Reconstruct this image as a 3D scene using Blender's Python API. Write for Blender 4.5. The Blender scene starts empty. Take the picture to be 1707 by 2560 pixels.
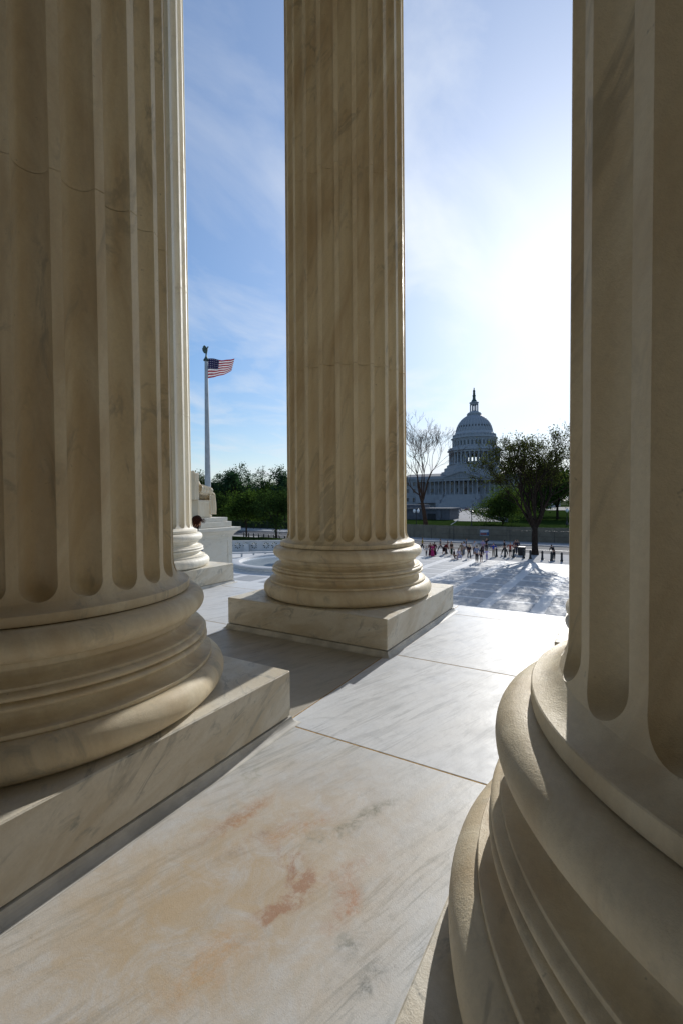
import bpy, bmesh, math, random
import numpy as np
from mathutils import Vector, Matrix, noise as mnoise
from mathutils.geometry import tessellate_polygon
R = math.radians
random.seed(7)
scene = bpy.context.scene
COL = scene.collection

# ------------------------------------------------------------------ camera
# world axes: +X west (out of the portico), +Y south, +Z up, metres
CAM = Vector((-4.111, -1.936, 1.5))
YAW, PITCH, ROLL = 0.5386, -0.02276, -0.0071
fwd = Vector((math.cos(YAW)*math.cos(PITCH), math.sin(YAW)*math.cos(PITCH), math.sin(PITCH)))
rgt = Vector((math.sin(YAW), -math.cos(YAW), 0))
upv = rgt.cross(fwd)
r2 = math.cos(ROLL)*rgt + math.sin(ROLL)*upv
u2 = -math.sin(ROLL)*rgt + math.cos(ROLL)*upv
cd = bpy.data.cameras.new('camera')
cd.sensor_fit = 'HORIZONTAL'; cd.sensor_width = 24.0; cd.lens = 16.03
cd.clip_start = 0.05; cd.clip_end = 12000
cam = bpy.data.objects.new('camera', cd); COL.objects.link(cam)
cam.matrix_world = Matrix(((r2.x, u2.x, -fwd.x, CAM.x), (r2.y, u2.y, -fwd.y, CAM.y), (r2.z, u2.z, -fwd.z, CAM.z), (0, 0, 0, 1)))
scene.camera = cam

# ------------------------------------------------------------------ sun, sky, exposure
SUN_EL, SUN_AZ = R(25.8), R(3.65)          # azimuth measured from west towards south
sun_dir = Vector((math.cos(SUN_EL)*math.cos(SUN_AZ), math.cos(SUN_EL)*math.sin(SUN_AZ), math.sin(SUN_EL)))
sl = bpy.data.lights.new('sun', 'SUN'); sl.energy = 4.9; sl.angle = R(0.53); sl.color = (1.0, 0.965, 0.91)
so = bpy.data.objects.new('sun', sl); COL.objects.link(so)
so.rotation_euler = sun_dir.to_track_quat('Z', 'Y').to_euler()

world = bpy.data.worlds.new('World'); scene.world = world; world.use_nodes = True
wn = world.node_tree; wn.nodes.clear()
def N(nt, typ, **kw):
    n = nt.nodes.new(typ)
    for k, v in kw.items():
        if k == 'inp':
            for i, val in v.items(): n.inputs[i].default_value = val
        else: setattr(n, k, v)
    return n
sky = N(wn, 'ShaderNodeTexSky', sky_type='NISHITA', sun_disc=False, sun_elevation=SUN_EL,
        sun_rotation=math.atan2(sun_dir.x, sun_dir.y), altitude=20, air_density=1.1, dust_density=0.55, ozone_density=5.0)
bg = N(wn, 'ShaderNodeBackground'); bg.inputs[1].default_value = 0.15
out = N(wn, 'ShaderNodeOutputWorld')
L = wn.links.new
# thin cirrus laid out over a high flat layer: direction / height
geo = N(wn, 'ShaderNodeTexCoord')
sep = N(wn, 'ShaderNodeSeparateXYZ'); L(geo.outputs['Generated'], sep.inputs[0])
zc = N(wn, 'ShaderNodeMath', operation='MAXIMUM', inp={1: 0.0}); L(sep.outputs[2], zc.inputs[0])
zp = N(wn, 'ShaderNodeMath', operation='ADD', inp={1: 0.16}); L(zc.outputs[0], zp.inputs[0])
dx = N(wn, 'ShaderNodeMath', operation='DIVIDE'); L(sep.outputs[0], dx.inputs[0]); L(zp.outputs[0], dx.inputs[1])
dy = N(wn, 'ShaderNodeMath', operation='DIVIDE'); L(sep.outputs[1], dy.inputs[0]); L(zp.outputs[0], dy.inputs[1])
cmb = N(wn, 'ShaderNodeCombineXYZ'); L(dx.outputs[0], cmb.inputs[0]); L(dy.outputs[0], cmb.inputs[1])
mp = N(wn, 'ShaderNodeMapping'); mp.inputs['Rotation'].default_value = (0, 0, R(-38)); mp.inputs['Scale'].default_value = (1.0, 1.5, 1); mp.inputs['Location'].default_value = (15.5, 3.3, 0)
L(cmb.outputs[0], mp.inputs[0])
n1 = N(wn, 'ShaderNodeTexNoise'); n1.inputs['Scale'].default_value = 1.5; n1.inputs['Detail'].default_value = 9; n1.inputs['Roughness'].default_value = 0.56; n1.inputs['Distortion'].default_value = 0.5
L(mp.outputs[0], n1.inputs['Vector'])
cr = N(wn, 'ShaderNodeMapRange', inp={1: 0.44, 2: 0.82, 3: 0.0, 4: 0.50}); L(n1.outputs['Fac'], cr.inputs[0])
# thin cloud scatters sunlight forwards: brighter towards the sun
dot = N(wn, 'ShaderNodeVectorMath', operation='DOT_PRODUCT'); L(geo.outputs['Generated'], dot.inputs[0]); dot.inputs[1].default_value = sun_dir
dm = N(wn, 'ShaderNodeMath', operation='MAXIMUM', inp={1: 0.0}); L(dot.outputs['Value'], dm.inputs[0])
dp = N(wn, 'ShaderNodeMath', operation='POWER', inp={1: 7.0}); L(dm.outputs[0], dp.inputs[0])
br = N(wn, 'ShaderNodeMath', operation='MULTIPLY_ADD', inp={1: 2.6, 2: 6.2}); L(dp.outputs[0], br.inputs[0])
ccol = N(wn, 'ShaderNodeVectorMath', operation='SCALE'); ccol.inputs[0].default_value = (0.93, 0.98, 1.05); L(br.outputs[0], ccol.inputs['Scale'])
mx = N(wn, 'ShaderNodeMix', data_type='RGBA'); vl = N(wn, 'ShaderNodeMath', operation='DIVIDE', inp={0: 0.10}); L(zp.outputs[0], vl.inputs[1])     # even veil, longer path towards the horizon
fa = N(wn, 'ShaderNodeMath', operation='ADD', use_clamp=True); L(cr.outputs[0], fa.inputs[0]); L(vl.outputs[0], fa.inputs[1])
d3 = N(wn, 'ShaderNodeMath', operation='POWER', inp={1: 4.0}); L(dm.outputs[0], d3.inputs[0])      # aureole of the thin veil round the sun
fb = N(wn, 'ShaderNodeMath', operation='MULTIPLY_ADD', use_clamp=True, inp={1: 0.40}); L(d3.outputs[0], fb.inputs[0]); L(fa.outputs[0], fb.inputs[2])
L(fb.outputs[0], mx.inputs[0]); hs = N(wn, 'ShaderNodeHueSaturation', inp={'Saturation': 1.52, 'Value': 0.97}); L(sky.outputs[0], hs.inputs['Color']); L(hs.outputs[0], mx.inputs[6]); L(ccol.outputs[0], mx.inputs[7])
L(mx.outputs[2], bg.inputs[0]); L(bg.outputs[0], out.inputs[0])

vs = scene.view_settings
vs.view_transform = 'Standard'; vs.look = 'None'; vs.gamma = 1.0; vs.use_curve_mapping = False
vs.exposure = -0.20
scene.cycles.max_bounces = 8; scene.cycles.diffuse_bounces = 5
scene.cycles.use_denoising = True

# ------------------------------------------------------------------ helpers
def tag(o, label=None, cat=None, group=None, kind=None):
    if label: o['label'] = label
    if cat: o['category'] = cat
    if group: o['group'] = group
    if kind: o['kind'] = kind
    return o
def empty(name, loc=(0, 0, 0), rz=0.0):
    o = bpy.data.objects.new(name, None); COL.objects.link(o)
    o.location = loc; o.rotation_euler = (0, 0, rz); o.empty_display_size = 0.2
    return o
def link(name, me, parent=None, loc=None, rz=None):
    o = bpy.data.objects.new(name, me); COL.objects.link(o)
    if parent is not None: o.parent = parent
    if loc is not None: o.location = loc
    if rz is not None: o.rotation_euler = (0, 0, rz)
    return o
class MB:
    def __init__(s): s.v = []; s.f = []
    def box(s, x0, x1, y0, y1, z0, z1):
        b = len(s.v)
        s.v += [(x0, y0, z0), (x1, y0, z0), (x1, y1, z0), (x0, y1, z0), (x0, y0, z1), (x1, y0, z1), (x1, y1, z1), (x0, y1, z1)]
        s.f += [tuple(b+i for i in q) for q in ((0, 3, 2, 1), (4, 5, 6, 7), (0, 1, 5, 4), (1, 2, 6, 5), (2, 3, 7, 6), (3, 0, 4, 7))]
        return s
    def bar(s, a, b, w, h):          # rectangular bar from a to b
        a = Vector(a); b = Vector(b); d = (b-a).normalized()
        u = d.cross(Vector((0, 0, 1)))
        if u.length < 1e-4: u = Vector((1, 0, 0))
        u.normalize(); w_ = u.cross(d)
        k = len(s.v)
        for p in (a, b):
            for i, j in ((-1, -1), (1, -1), (1, 1), (-1, 1)): s.v.append(tuple(p+u*(i*w/2)+w_*(j*h/2)))
        s.f += [tuple(k+i for i in q) for q in ((0, 3, 2, 1), (4, 5, 6, 7), (0, 1, 5, 4), (1, 2, 6, 5), (2, 3, 7, 6), (3, 0, 4, 7))]
        return s
    def tube(s, a, b, ra, rb, n=6, caps=True):
        a = Vector(a); b = Vector(b); d = (b-a)
        if d.length < 1e-6: return s
        d.normalize(); u = d.orthogonal().normalized(); w = d.cross(u); k = len(s.v)
        for p, r in ((a, ra), (b, rb)):
            for i in range(n):
                t = 2*math.pi*i/n; s.v.append(tuple(p+u*(r*math.cos(t))+w*(r*math.sin(t))))
        for i in range(n): j = (i+1) % n; s.f.append((k+i, k+j, k+n+j, k+n+i))
        if caps: s.f.append(tuple(k+n+i for i in range(n))); s.f.append(tuple(k+n-1-i for i in range(n)))
        return s
    def lathe(s, prof, n=32, c=(0, 0, 0), caps=True, a0=0.0):
        k = len(s.v); m = len(prof)
        for r, z in prof:
            for i in range(n):
                t = a0+2*math.pi*i/n; s.v.append((c[0]+r*math.cos(t), c[1]+r*math.sin(t), c[2]+z))
        for j in range(m-1):
            for i in range(n):
                q = (i+1) % n; s.f.append((k+j*n+i, k+j*n+q, k+(j+1)*n+q, k+(j+1)*n+i))
        if caps:
            s.f.append(tuple(k+n-1-i for i in range(n))); s.f.append(tuple(k+(m-1)*n+i for i in range(n)))
        return s
    def poly(s, pts): k = len(s.v); s.v += [tuple(p) for p in pts]; s.f.append(tuple(range(k, k+len(pts)))); return s
    def prism(s, pts, off):        # planar outline extruded by off
        k = len(s.v); n = len(pts); off = Vector(off)
        s.v += [tuple(p) for p in pts] + [tuple(Vector(p)+off) for p in pts]
        s.f.append(tuple(range(k+n-1, k-1, -1))); s.f.append(tuple(range(k+n, k+2*n)))
        for i in range(n): j = (i+1) % n; s.f.append((k+i, k+j, k+n+j, k+n+i))
        return s
    def mesh(s, name, m, smooth=False, sharp=None):
        me = bpy.data.meshes.new(name); me.from_pydata(s.v, [], s.f); me.update()
        if m is not None: me.materials.append(m)
        bm = bmesh.new(); bm.from_mesh(me); bmesh.ops.recalc_face_normals(bm, faces=bm.faces); bm.to_mesh(me); bm.free()
        if smooth:
            me.polygons.foreach_set('use_smooth', [True]*len(me.polygons))
            if sharp: me.set_sharp_from_angle(angle=R(sharp))
        return me
    def build(s, name, m, parent=None, smooth=False, sharp=None, loc=None, rz=None):
        return link(name, s.mesh(name, m, smooth, sharp), parent, loc, rz)
def bevelled(x0, x1, y0, y1, z0, z1, b=0.01, seg=2):
    me = bpy.data.meshes.new('b'); bm = bmesh.new()
    bmesh.ops.create_cube(bm, size=1.0)
    for v in bm.verts: v.co = Vector((x0+(v.co.x+.5)*(x1-x0), y0+(v.co.y+.5)*(y1-y0), z0+(v.co.z+.5)*(z1-z0)))
    bmesh.ops.bevel(bm, geom=bm.edges[:], offset=b, segments=seg, affect='EDGES', profile=0.5)
    bm.to_mesh(me); bm.free(); return me

# ------------------------------------------------------------------ materials
def newmat(name):
    m = bpy.data.materials.new(name); m.use_nodes = True
    nt = m.node_tree; nt.nodes.clear()
    o = N(nt, 'ShaderNodeOutputMaterial'); p = N(nt, 'ShaderNodeBsdfPrincipled'); nt.links.new(p.outputs[0], o.inputs[0])
    return m, nt, p
BYLOC = [False]
def objvec(nt, rnd=37.0, scale=(1, 1, 1), rot=(0, 0, 0), coord='Object'):
    tc = N(nt, 'ShaderNodeTexCoord'); oi = N(nt, 'ShaderNodeObjectInfo')
    sc = N(nt, 'ShaderNodeVectorMath', operation='SCALE'); sc.inputs[0].default_value = (rnd, rnd*0.61, rnd*1.37); nt.links.new(oi.outputs['Random'], sc.inputs['Scale'])
    ad = N(nt, 'ShaderNodeVectorMath', operation='ADD'); nt.links.new(tc.outputs[coord], ad.inputs[0])
    if BYLOC[0]:      # drums of one column share one block of stone
        s3 = N(nt, 'ShaderNodeVectorMath', operation='SCALE'); s3.inputs['Scale'].default_value = 3.7; nt.links.new(oi.outputs['Location'], s3.inputs[0]); nt.links.new(s3.outputs[0], ad.inputs[1])
    else: nt.links.new(sc.outputs[0], ad.inputs[1])
    src = ad.outputs[0]
    if any(rot):
        mr = N(nt, 'ShaderNodeMapping'); mr.inputs['Rotation'].default_value = rot; nt.links.new(src, mr.inputs[0]); src = mr.outputs[0]
    mp = N(nt, 'ShaderNodeMapping'); mp.inputs['Scale'].default_value = scale
    nt.links.new(src, mp.inputs[0]); return mp.outputs[0]
def noise(nt, vec, scale, detail=4, rough=0.55, dist=0.0):
    n = N(nt, 'ShaderNodeTexNoise'); n.inputs['Scale'].default_value = scale; n.inputs['Detail'].default_value = detail
    n.inputs['Roughness'].default_value = rough; n.inputs['Distortion'].default_value = dist
    nt.links.new(vec, n.inputs['Vector']); return n.outputs['Fac']
def mrange(nt, f, a, b, c=0.0, d=1.0, smooth=True):
    n = N(nt, 'ShaderNodeMapRange', inp={1: a, 2: b, 3: c, 4: d})
    if smooth: n.interpolation_type = 'SMOOTHSTEP'
    nt.links.new(f, n.inputs[0]); return n.outputs[0]
def mixc(nt, f, a, b, blend='MIX'):
    n = N(nt, 'ShaderNodeMix', data_type='RGBA', blend_type=blend)
    if isinstance(f, (int, float)): n.inputs[0].default_value = f
    else: nt.links.new(f, n.inputs[0])
    for i, c in ((6, a), (7, b)):
        if isinstance(c, tuple): n.inputs[i].default_value = (*c, 1)
        else: nt.links.new(c, n.inputs[i])
    return n.outputs[2]
def math2(nt, op, a, b=None):
    n = N(nt, 'ShaderNodeMath', operation=op)
    for i, x in ((0, a), (1, b)):
        if x is None: continue
        if isinstance(x, (int, float)): n.inputs[i].default_value = x
        else: nt.links.new(x, n.inputs[i])
    return n.outputs[0]
def bump(nt, p, h, strength=0.2, dist=0.01):
    b = N(nt, 'ShaderNodeBump'); b.inputs['Strength'].default_value = strength; b.inputs['Distance'].default_value = dist
    nt.links.new(h, b.inputs['Height']); nt.links.new(b.outputs[0], p.inputs['Normal'])
def ridge(nt, f, w):      # thin line where noise crosses one half
    a = math2(nt, 'ABSOLUTE', math2(nt, 'SUBTRACT', f, 0.5)); return mrange(nt, a, 0.0, w, 1.0, 0.0)

def marble(name, base, warm, grey, stretch=(1, 1, .35), rot=(0, 0, 0), rough=0.5, vein=0.5, warmth=0.7, scale=1.0, extra=None, bumps=0.12, streak=0.0, grain=1.0, spec=.28):
    m, nt, p = newmat(name)
    st = tuple(scale*a for a in stretch)
    v = objvec(nt, 41, st, rot); v2 = objvec(nt, 23, st, (rot[0]+.2, rot[1]+.25, rot[2]+.12)); vg = objvec(nt, 11)
    # soft warm clouds, then mottled grey smudges
    c = mixc(nt, mrange(nt, noise(nt, v, 1.5, 7, .64, .7), .36, .70, 0, warmth), base, warm)
    c = mixc(nt, math2(nt, 'MULTIPLY', mrange(nt, noise(nt, v, 4.2, 9, .70, .9), .52, .70, 0, vein), mrange(nt, noise(nt, v2, 1.1, 4), .40, .62, .1, 1)), c, grey)
    # thin veins, broken up
    line = math2(nt, 'MULTIPLY', ridge(nt, noise(nt, v2, 1.4, 6, .60, .9), .040), mrange(nt, noise(nt, v, 1.9, 4), .48, .68, 0, vein*.55))
    c = mixc(nt, line, c, tuple(.60*g for g in grey))
    if streak:
        v3 = objvec(nt, 17, tuple(a*b_ for a, b_ in zip(st, (.7, 2.0, 1))), rot)
        c = mixc(nt, math2(nt, 'MULTIPLY', mrange(nt, noise(nt, v3, 5.2, 10, .74, .9), .47, .62, 0, streak), mrange(nt, noise(nt, v, 1.5, 4, .6), .36, .60, .12, 1)), c, tuple(.82*g for g in grey))
    # crystalline grain and a few dark pits
    c = mixc(nt, mrange(nt, noise(nt, vg, 55, 6, .78), .30, .72, 0, .34*grain, False), c, tuple(.60*b for b in base))
    c = mixc(nt, mrange(nt, noise(nt, vg, 26, 3, .6), .70, .78, 0, .5*grain), c, tuple(.42*g for g in grey))
    if extra: c = extra(nt, c)
    nt.links.new(c, p.inputs['Base Color'])
    nt.links.new(mrange(nt, noise(nt, vg, 6, 5, .6), .3, .7, rough-.08, rough+.10), p.inputs['Roughness'])
    p.inputs['Specular IOR Level'].default_value = spec
    h = math2(nt, 'ADD', noise(nt, vg, 190, 3, .75), math2(nt, 'MULTIPLY', noise(nt, vg, 11, 6, .65), 2.2))
    bump(nt, p, h, bumps, .008)
    return m
def plain(name, col, rough=.6, var=.25, scale=3.0, metal=0.0, bmp=0.0, var2=None):
    m, nt, p = newmat(name)
    if rough > .7: p.inputs['Specular IOR Level'].default_value = (0.0 if rough > .93 else 0.08) if rough > .82 else .2
    v = objvec(nt, 19)
    f = mrange(nt, noise(nt, v, scale, 5, .6), .3, .7, 0, 1)
    c = mixc(nt, f, tuple(x*(1-var) for x in col), var2 if var2 else tuple(min(1, x*(1+var)) for x in col))
    nt.links.new(c, p.inputs['Base Color']); p.inputs['Roughness'].default_value = rough; p.inputs['Metallic'].default_value = metal
    if bmp: bump(nt, p, noise(nt, v, scale*12, 4, .65), bmp, .01)
    return m
M = {}
BYLOC[0] = True
M['column'] = marble('column_marble', (.80, .71, .525), (.57, .44, .27), (.36, .335, .27), (1.7, 1.7, .26), (R(16), R(10), 0), .55, .8, .85, bumps=.30)
M['column_sunlit'] = marble('sunlit_column_marble', (.82, .785, .68), (.70, .60, .44), (.48, .46, .41), (1.5, 1.5, .25), (R(14), R(9), 0), .55, .5, .5, bumps=.2)  # column marble made paler: bounced sunlight put into its colour
BYLOC[0] = False
M['floor_shaded'] = marble('shaded_floor_marble', (.46, .435, .38), (.37, .315, .235), (.30, .30, .28), (.55, 1.7, 1), (0, 0, R(18)), .45, .6, .7, 1.0, bumps=.12, streak=.6)  # floor marble, browner and darker: shade between the columns put into the colour
M['plinth'] = marble('plinth_marble', (.74, .70, .60), (.56, .475, .335), (.33, .335, .30), (.6, .6, 1.8), (R(20), R(24), R(10)), .5, 1.0, .8, 1.9, bumps=.25, streak=.0)
M['floor'] = marble('floor_marble', (.65, .675, .705), (.61, .60, .575), (.40, .42, .435), (.55, 1.8, 1), (0, 0, R(18)), .45, .55, .4, .95, bumps=.12, streak=.6, spec=.18)
def stain(nt, c):
    tc = N(nt, 'ShaderNodeTexCoord')
    def blob(cx, cy, ax, ay, rz, soft=1.0, wob=.25):
        mp = N(nt, 'ShaderNodeMapping', vector_type='TEXTURE'); mp.inputs['Location'].default_value = (cx, cy, 0); mp.inputs['Rotation'].default_value = (0, 0, rz); mp.inputs['Scale'].default_value = (ax, ay, 1)
        nz = N(nt, 'ShaderNodeTexNoise'); nz.inputs['Scale'].default_value = 5.5; nz.inputs['Detail'].default_value = 6; nz.inputs['Roughness'].default_value = .62
        nt.links.new(tc.outputs['Object'], nz.inputs['Vector'])
        sb = N(nt, 'ShaderNodeVectorMath', operation='SUBTRACT'); nt.links.new(nz.outputs['Color'], sb.inputs[0]); sb.inputs[1].default_value = (.5, .5, .5)
        sc = N(nt, 'ShaderNodeVectorMath', operation='SCALE'); nt.links.new(sb.outputs[0], sc.inputs[0]); sc.inputs['Scale'].default_value = wob
        ad = N(nt, 'ShaderNodeVectorMath', operation='ADD'); nt.links.new(tc.outputs['Object'], ad.inputs[0]); nt.links.new(sc.outputs[0], ad.inputs[1])
        nt.links.new(ad.outputs[0], mp.inputs[0])
        ln = N(nt, 'ShaderNodeVectorMath', operation='LENGTH'); fl = N(nt, 'ShaderNodeVectorMath', operation='MULTIPLY'); fl.inputs[1].default_value = (1, 1, 0)
        nt.links.new(mp.outputs[0], fl.inputs[0]); nt.links.new(fl.outputs[0], ln.inputs[0])
        return ln.outputs['Value'], tc.outputs['Object']
    d, ov = blob(-2.85, -.60, 1.05, .62, R(-14), wob=.5)
    c = mixc(nt, math2(nt, 'MULTIPLY', mrange(nt, d, .15, 1.45, .92, 0), mrange(nt, noise(nt, ov, 5.5, 10, .78, 1.0), .26, .64, .22, 1)), c, (.47, .365, .235))
    mod = math2(nt, 'MULTIPLY', mrange(nt, noise(nt, ov, 7, 8, .72, .8), .38, .62, 0, 1), mrange(nt, noise(nt, ov, 48, 4, .75), .36, .58, .35, 1))
    # a curled rusty ring and a few rusty streaks
    d2, _ = blob(-2.72, -.70, .19, .15, R(-59), wob=.16)
    sd = N(nt, 'ShaderNodeVectorMath', operation='DOT_PRODUCT'); nt.links.new(ov, sd.inputs[0]); sd.inputs[1].default_value = (.513, -.858, 0)
    half = mrange(nt, sd.outputs['Value'], -2.72*.513+.70*.858-.02, -2.72*.513+.70*.858+.09, 0, 1)
    ring = math2(nt, 'MULTIPLY', math2(nt, 'MULTIPLY', mrange(nt, math2(nt, 'ABSOLUTE', math2(nt, 'SUBTRACT', d2, .95)), .0, .42, 1.5, 0), half), mod)
    ring = math2(nt, 'MINIMUM', ring, .70)
    c = mixc(nt, ring, c, (.33, .165, .095))
    for (cx, cy, ax, ay, rz, col, st) in ((-2.50, -.36, .26, .07, .15, (.40, .19, .085), .75), (-2.42, -.62, .30, .10, -.2, (.45, .23, .11), .6), (-2.62, -1.05, .17, .06, .5, (.42, .19, .09), .7),
                                          (-3.05, -.78, .24, .10, .1, (.50, .30, .14), .6), (-2.22, -.86, .38, .05, -.10, (.20, .205, .16), .85), (-2.17, -.17, .12, .05, .7, (.28, .29, .21), .8),
                                          (-2.58, -.52, .34, .045, .08, (.33, .29, .24), .6), (-2.74, -1.16, .13, .05, .2, (.16, .17, .15), .85), (-2.82, -1.27, .10, .05, -.1, (.15, .155, .14), .85), (-2.7, -.30, .45, .035, .10, (.36, .31, .25), .6),
                                          (-3.1, -.55, .6, .05, .06, (.48, .42, .33), .5), (-2.45, -1.0, .22, .05, -.15, (.40, .22, .12), .55), (-3.0, -1.05, .5, .03, .0, (.42, .40, .33), .5)):
        dd, _ = blob(cx, cy, ax, ay, rz-.34, wob=.16)
        c = mixc(nt, math2(nt, 'MULTIPLY', mrange(nt, dd, .2, 1.2, st, 0), mod), c, col)
    return c
M['floor_stained'] = marble('stained_floor_marble', (.59, .61, .625), (.565, .53, .465), (.34, .355, .34), (.55, 1.9, 1), (0, 0, R(18)), .42, .7, .75, 1.1, stain, .14, .75)
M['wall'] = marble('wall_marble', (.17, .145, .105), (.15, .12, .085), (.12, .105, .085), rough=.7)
M['pedestal'] = marble('pedestal_marble', (.72, .69, .60), (.66, .59, .46), (.44, .44, .41), (.6, 1, 1.2), (R(30), 0, R(20)), .5, .7, .5, 1.2)
M['statue'] = marble('statue_marble', (.78, .70, .54), (.68, .55, .36), (.52, .48, .40), rough=.6, vein=.3)
M['plaza'] = marble('plaza_marble', (.63, .625, .61), (.56, .55, .53), (.42, .43, .43), (.2, .6, 1), rough=.6, vein=.6, scale=.6, grain=.5, spec=.12)
M['paver'] = marble('plaza_paver_marble', (.36, .365, .365), (.42, .42, .415), (.25, .26, .265), (.35, 1.2, 1), rough=.6, vein=.7, scale=.9, grain=.5, spec=.12)
M['joint'] = plain('joint_mortar', (.33, .22, .095), .9, .35, 30)
M['concrete'] = plain('sidewalk_concrete', (.36, .36, .36), .85, .12, 1.2, bmp=.2)
M['asphalt'] = plain('asphalt', (.085, .088, .095), .85, .25, .8, bmp=.3)
M['grass'] = plain('grass_turf', (.020, .036, .009), .95, .4, .9, bmp=.5)
M['earth'] = plain('ground_soil', (.06, .07, .04), .95, .4, .05)
M['capitol'] = plain('capitol_stone', (.27, .28, .295), .7, .08, .6)
M['capshade'] = plain('capitol_dome_iron', (.33, .35, .375), .6, .06, .7)
M['caproof'] = plain('capitol_roof_metal', (.09, .10, .115), .6, .15, .4)
M['glass'] = plain('dark_window_glass', (.03, .035, .045), .12, .2, 1)
M['bronze'] = plain('green_bronze', (.055, .095, .085), .55, .4, 4, metal=.4)
M['pole'] = plain('flagpole_paint', (.36, .40, .43), .45, .15, 2)
M['iron'] = plain('black_iron', (.012, .013, .014), .5, .3, 6)
M['hoard'] = plain('hoarding_board', (.185, .165, .125), .85, .14, 1.1, bmp=.1)
M['darkstone'] = plain('dark_granite', (.13, .135, .15), .8, .2, 1.4)
M['bark'] = plain('tree_bark', (.036, .028, .023), .95, .4, 6, bmp=.6)
M['barkred'] = plain('reddish_bark', (.085, .050, .034), .95, .4, 6, bmp=.6)
M['globe'] = plain('lamp_globe_glass', (.82, .82, .80), .3, .04, 2)
M['rubber'] = plain('tyre_rubber', (.02, .02, .02), .8, .2, 5)
M['hill'] = plain('hazy_hill_forest', (.075, .10, .13), 1.0, .25, .004)  # forest colour with the blue of distant haze mixed in
M['grass'].node_tree.nodes['Principled BSDF'].inputs['Specular IOR Level'].default_value = 0.0
M['white'] = plain('white_paint', (.78, .78, .78), .5, .04, 3)
def leafmat(name, col, tr=.45):
    m = bpy.data.materials.new(name); m.use_nodes = True; nt = m.node_tree; nt.nodes.clear()
    o = N(nt, 'ShaderNodeOutputMaterial'); d = N(nt, 'ShaderNodeBsdfDiffuse'); t = N(nt, 'ShaderNodeBsdfTranslucent'); x = N(nt, 'ShaderNodeMixShader'); x.inputs[0].default_value = tr
    v = objvec(nt, 9)
    c = mixc(nt, mrange(nt, noise(nt, v, .9, 4, .6), .3, .7), tuple(a*.6 for a in col), tuple(a*1.45 for a in col))
    nt.links.new(c, d.inputs[0]); nt.links.new(mixc(nt, 1.0, c, (1.25, 1.35, .75), 'MULTIPLY'), t.inputs[0])
    nt.links.new(d.outputs[0], x.inputs[1]); nt.links.new(t.outputs[0], x.inputs[2]); nt.links.new(x.outputs[0], o.inputs[0]); return m
M['leafdark'] = leafmat('dark_leaf', (.035, .060, .020), .35)
M['leafmid'] = leafmat('mid_leaf', (.055, .090, .022), .4)
M['leafbright'] = leafmat('spring_leaf', (.055, .085, .024), .45)
M['leafolive'] = leafmat('olive_bud_leaf', (.060, .068, .024), .4)
M['leafblue'] = leafmat('cool_leaf', (.035, .070, .040), .35)
def cloth(name, col): return plain(name, col, .85, .18, 9)

# ------------------------------------------------------------------ ground, plaza, road
def gz(y):        # the street climbs gently towards the south
    t = min(1, max(0, (y-22)/38)); return -5.2+.7*t*t*(3-2*t)
def sheet(name, x0, x1, ys, zf, m, thick=None):
    b = MB(); n = len(ys)
    for y in ys: b.v += [(x0, y, zf(y)), (x1, y, zf(y))]
    for i in range(n-1): b.f.append((2*i, 2*i+1, 2*i+3, 2*i+2))
    if thick:
        k = len(b.v)
        for y in ys: b.v += [(x0, y, zf(y)-thick), (x1, y, zf(y)-thick)]
        for i in range(n-1):
            b.f += [(2*i, 2*i+2, k+2*i+2, k+2*i), (2*i+1, k+2*i+1, k+2*i+3, 2*i+3)]
    o = b.build(name, m); o['kind'] = 'structure'; return o
g = MB().lathe([(5000, -5.75), (900, -5.75), (300, -5.75), (.01, -5.75)], 48, (60, 30, 0), caps=False).build('ground', M['earth']); g['kind'] = 'structure'
YS = [-160, -40, 0, 20, 25, 30, 35, 40, 45, 50, 55, 60, 70, 110, 260]
sheet('road', 58.0, 69.0, YS, lambda y: gz(y)-.13, M['asphalt'])
sheet('sidewalk', 48.2, 58.0, YS, lambda y: gz(y)-.03, M['concrete'], .45)
sheet('far_sidewalk', 69.0, 76.3, YS, lambda y: gz(y), M['concrete'], .45)
sheet('verge', 55.2, 57.8, [24, 30, 40, 50, 60, 80, 110], lambda y: gz(y)-.022, M['grass'])
lane = sheet('lane_marking', 63.4, 63.55, YS, lambda y: gz(y)-.126, M['white'])
o = MB().box(76.2, 460, -160, 320, -5.6, -3.1).build('lawn', M['grass']); o['kind'] = 'structure'
# the Capitol's own paved forecourt and the curving drive
b = MB(); b.poly([(225, -20, -3.09), (330, -60, -3.09), (330, 200, -3.09), (225, 150, -3.09)]); o = b.build('forecourt_paving', plain('forecourt_paving', (.13, .135, .14), .85, .3, .06)); o['kind'] = 'structure'
b = MB(); P0 = []
for i in range(25):
    t = i/24; x = 98+150*t; y = 24+16*math.sin(t*2.3)+18*t; P0.append((x, y))
for i, (x, y) in enumerate(P0):
    w = 5.2; b.v += [(x, y-w, -3.075), (x, y+w, -3.075)]
    if i: b.f.append((2*i-2, 2*i, 2*i+1, 2*i-1))
o = b.build('driveway', plain('driveway_concrete', (.24, .24, .245), .85, .2, .4)); o['kind'] = 'structure'
pz = MB().box(12.0, 48.2, -34, 62, -5.6, -5.2).build('plaza', M['plaza']); pz['kind'] = 'structure'
pav = bevelled(-1.17, 1.17, -1.17, 1.17, 0, .012, .008, 1); pav.materials.append(M['paver'])
for i in range(8):
    for j in range(-4, 9):
        x = 26.1+i*2.9; y = 3.55+j*3.15
        if x > 47 or (x-35.2)**2+(y-27.4)**2 < 60: continue
        o = link('paver', pav, pz, (x, y, -5.2)); o.scale = (1, 1.0, 1)

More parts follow.
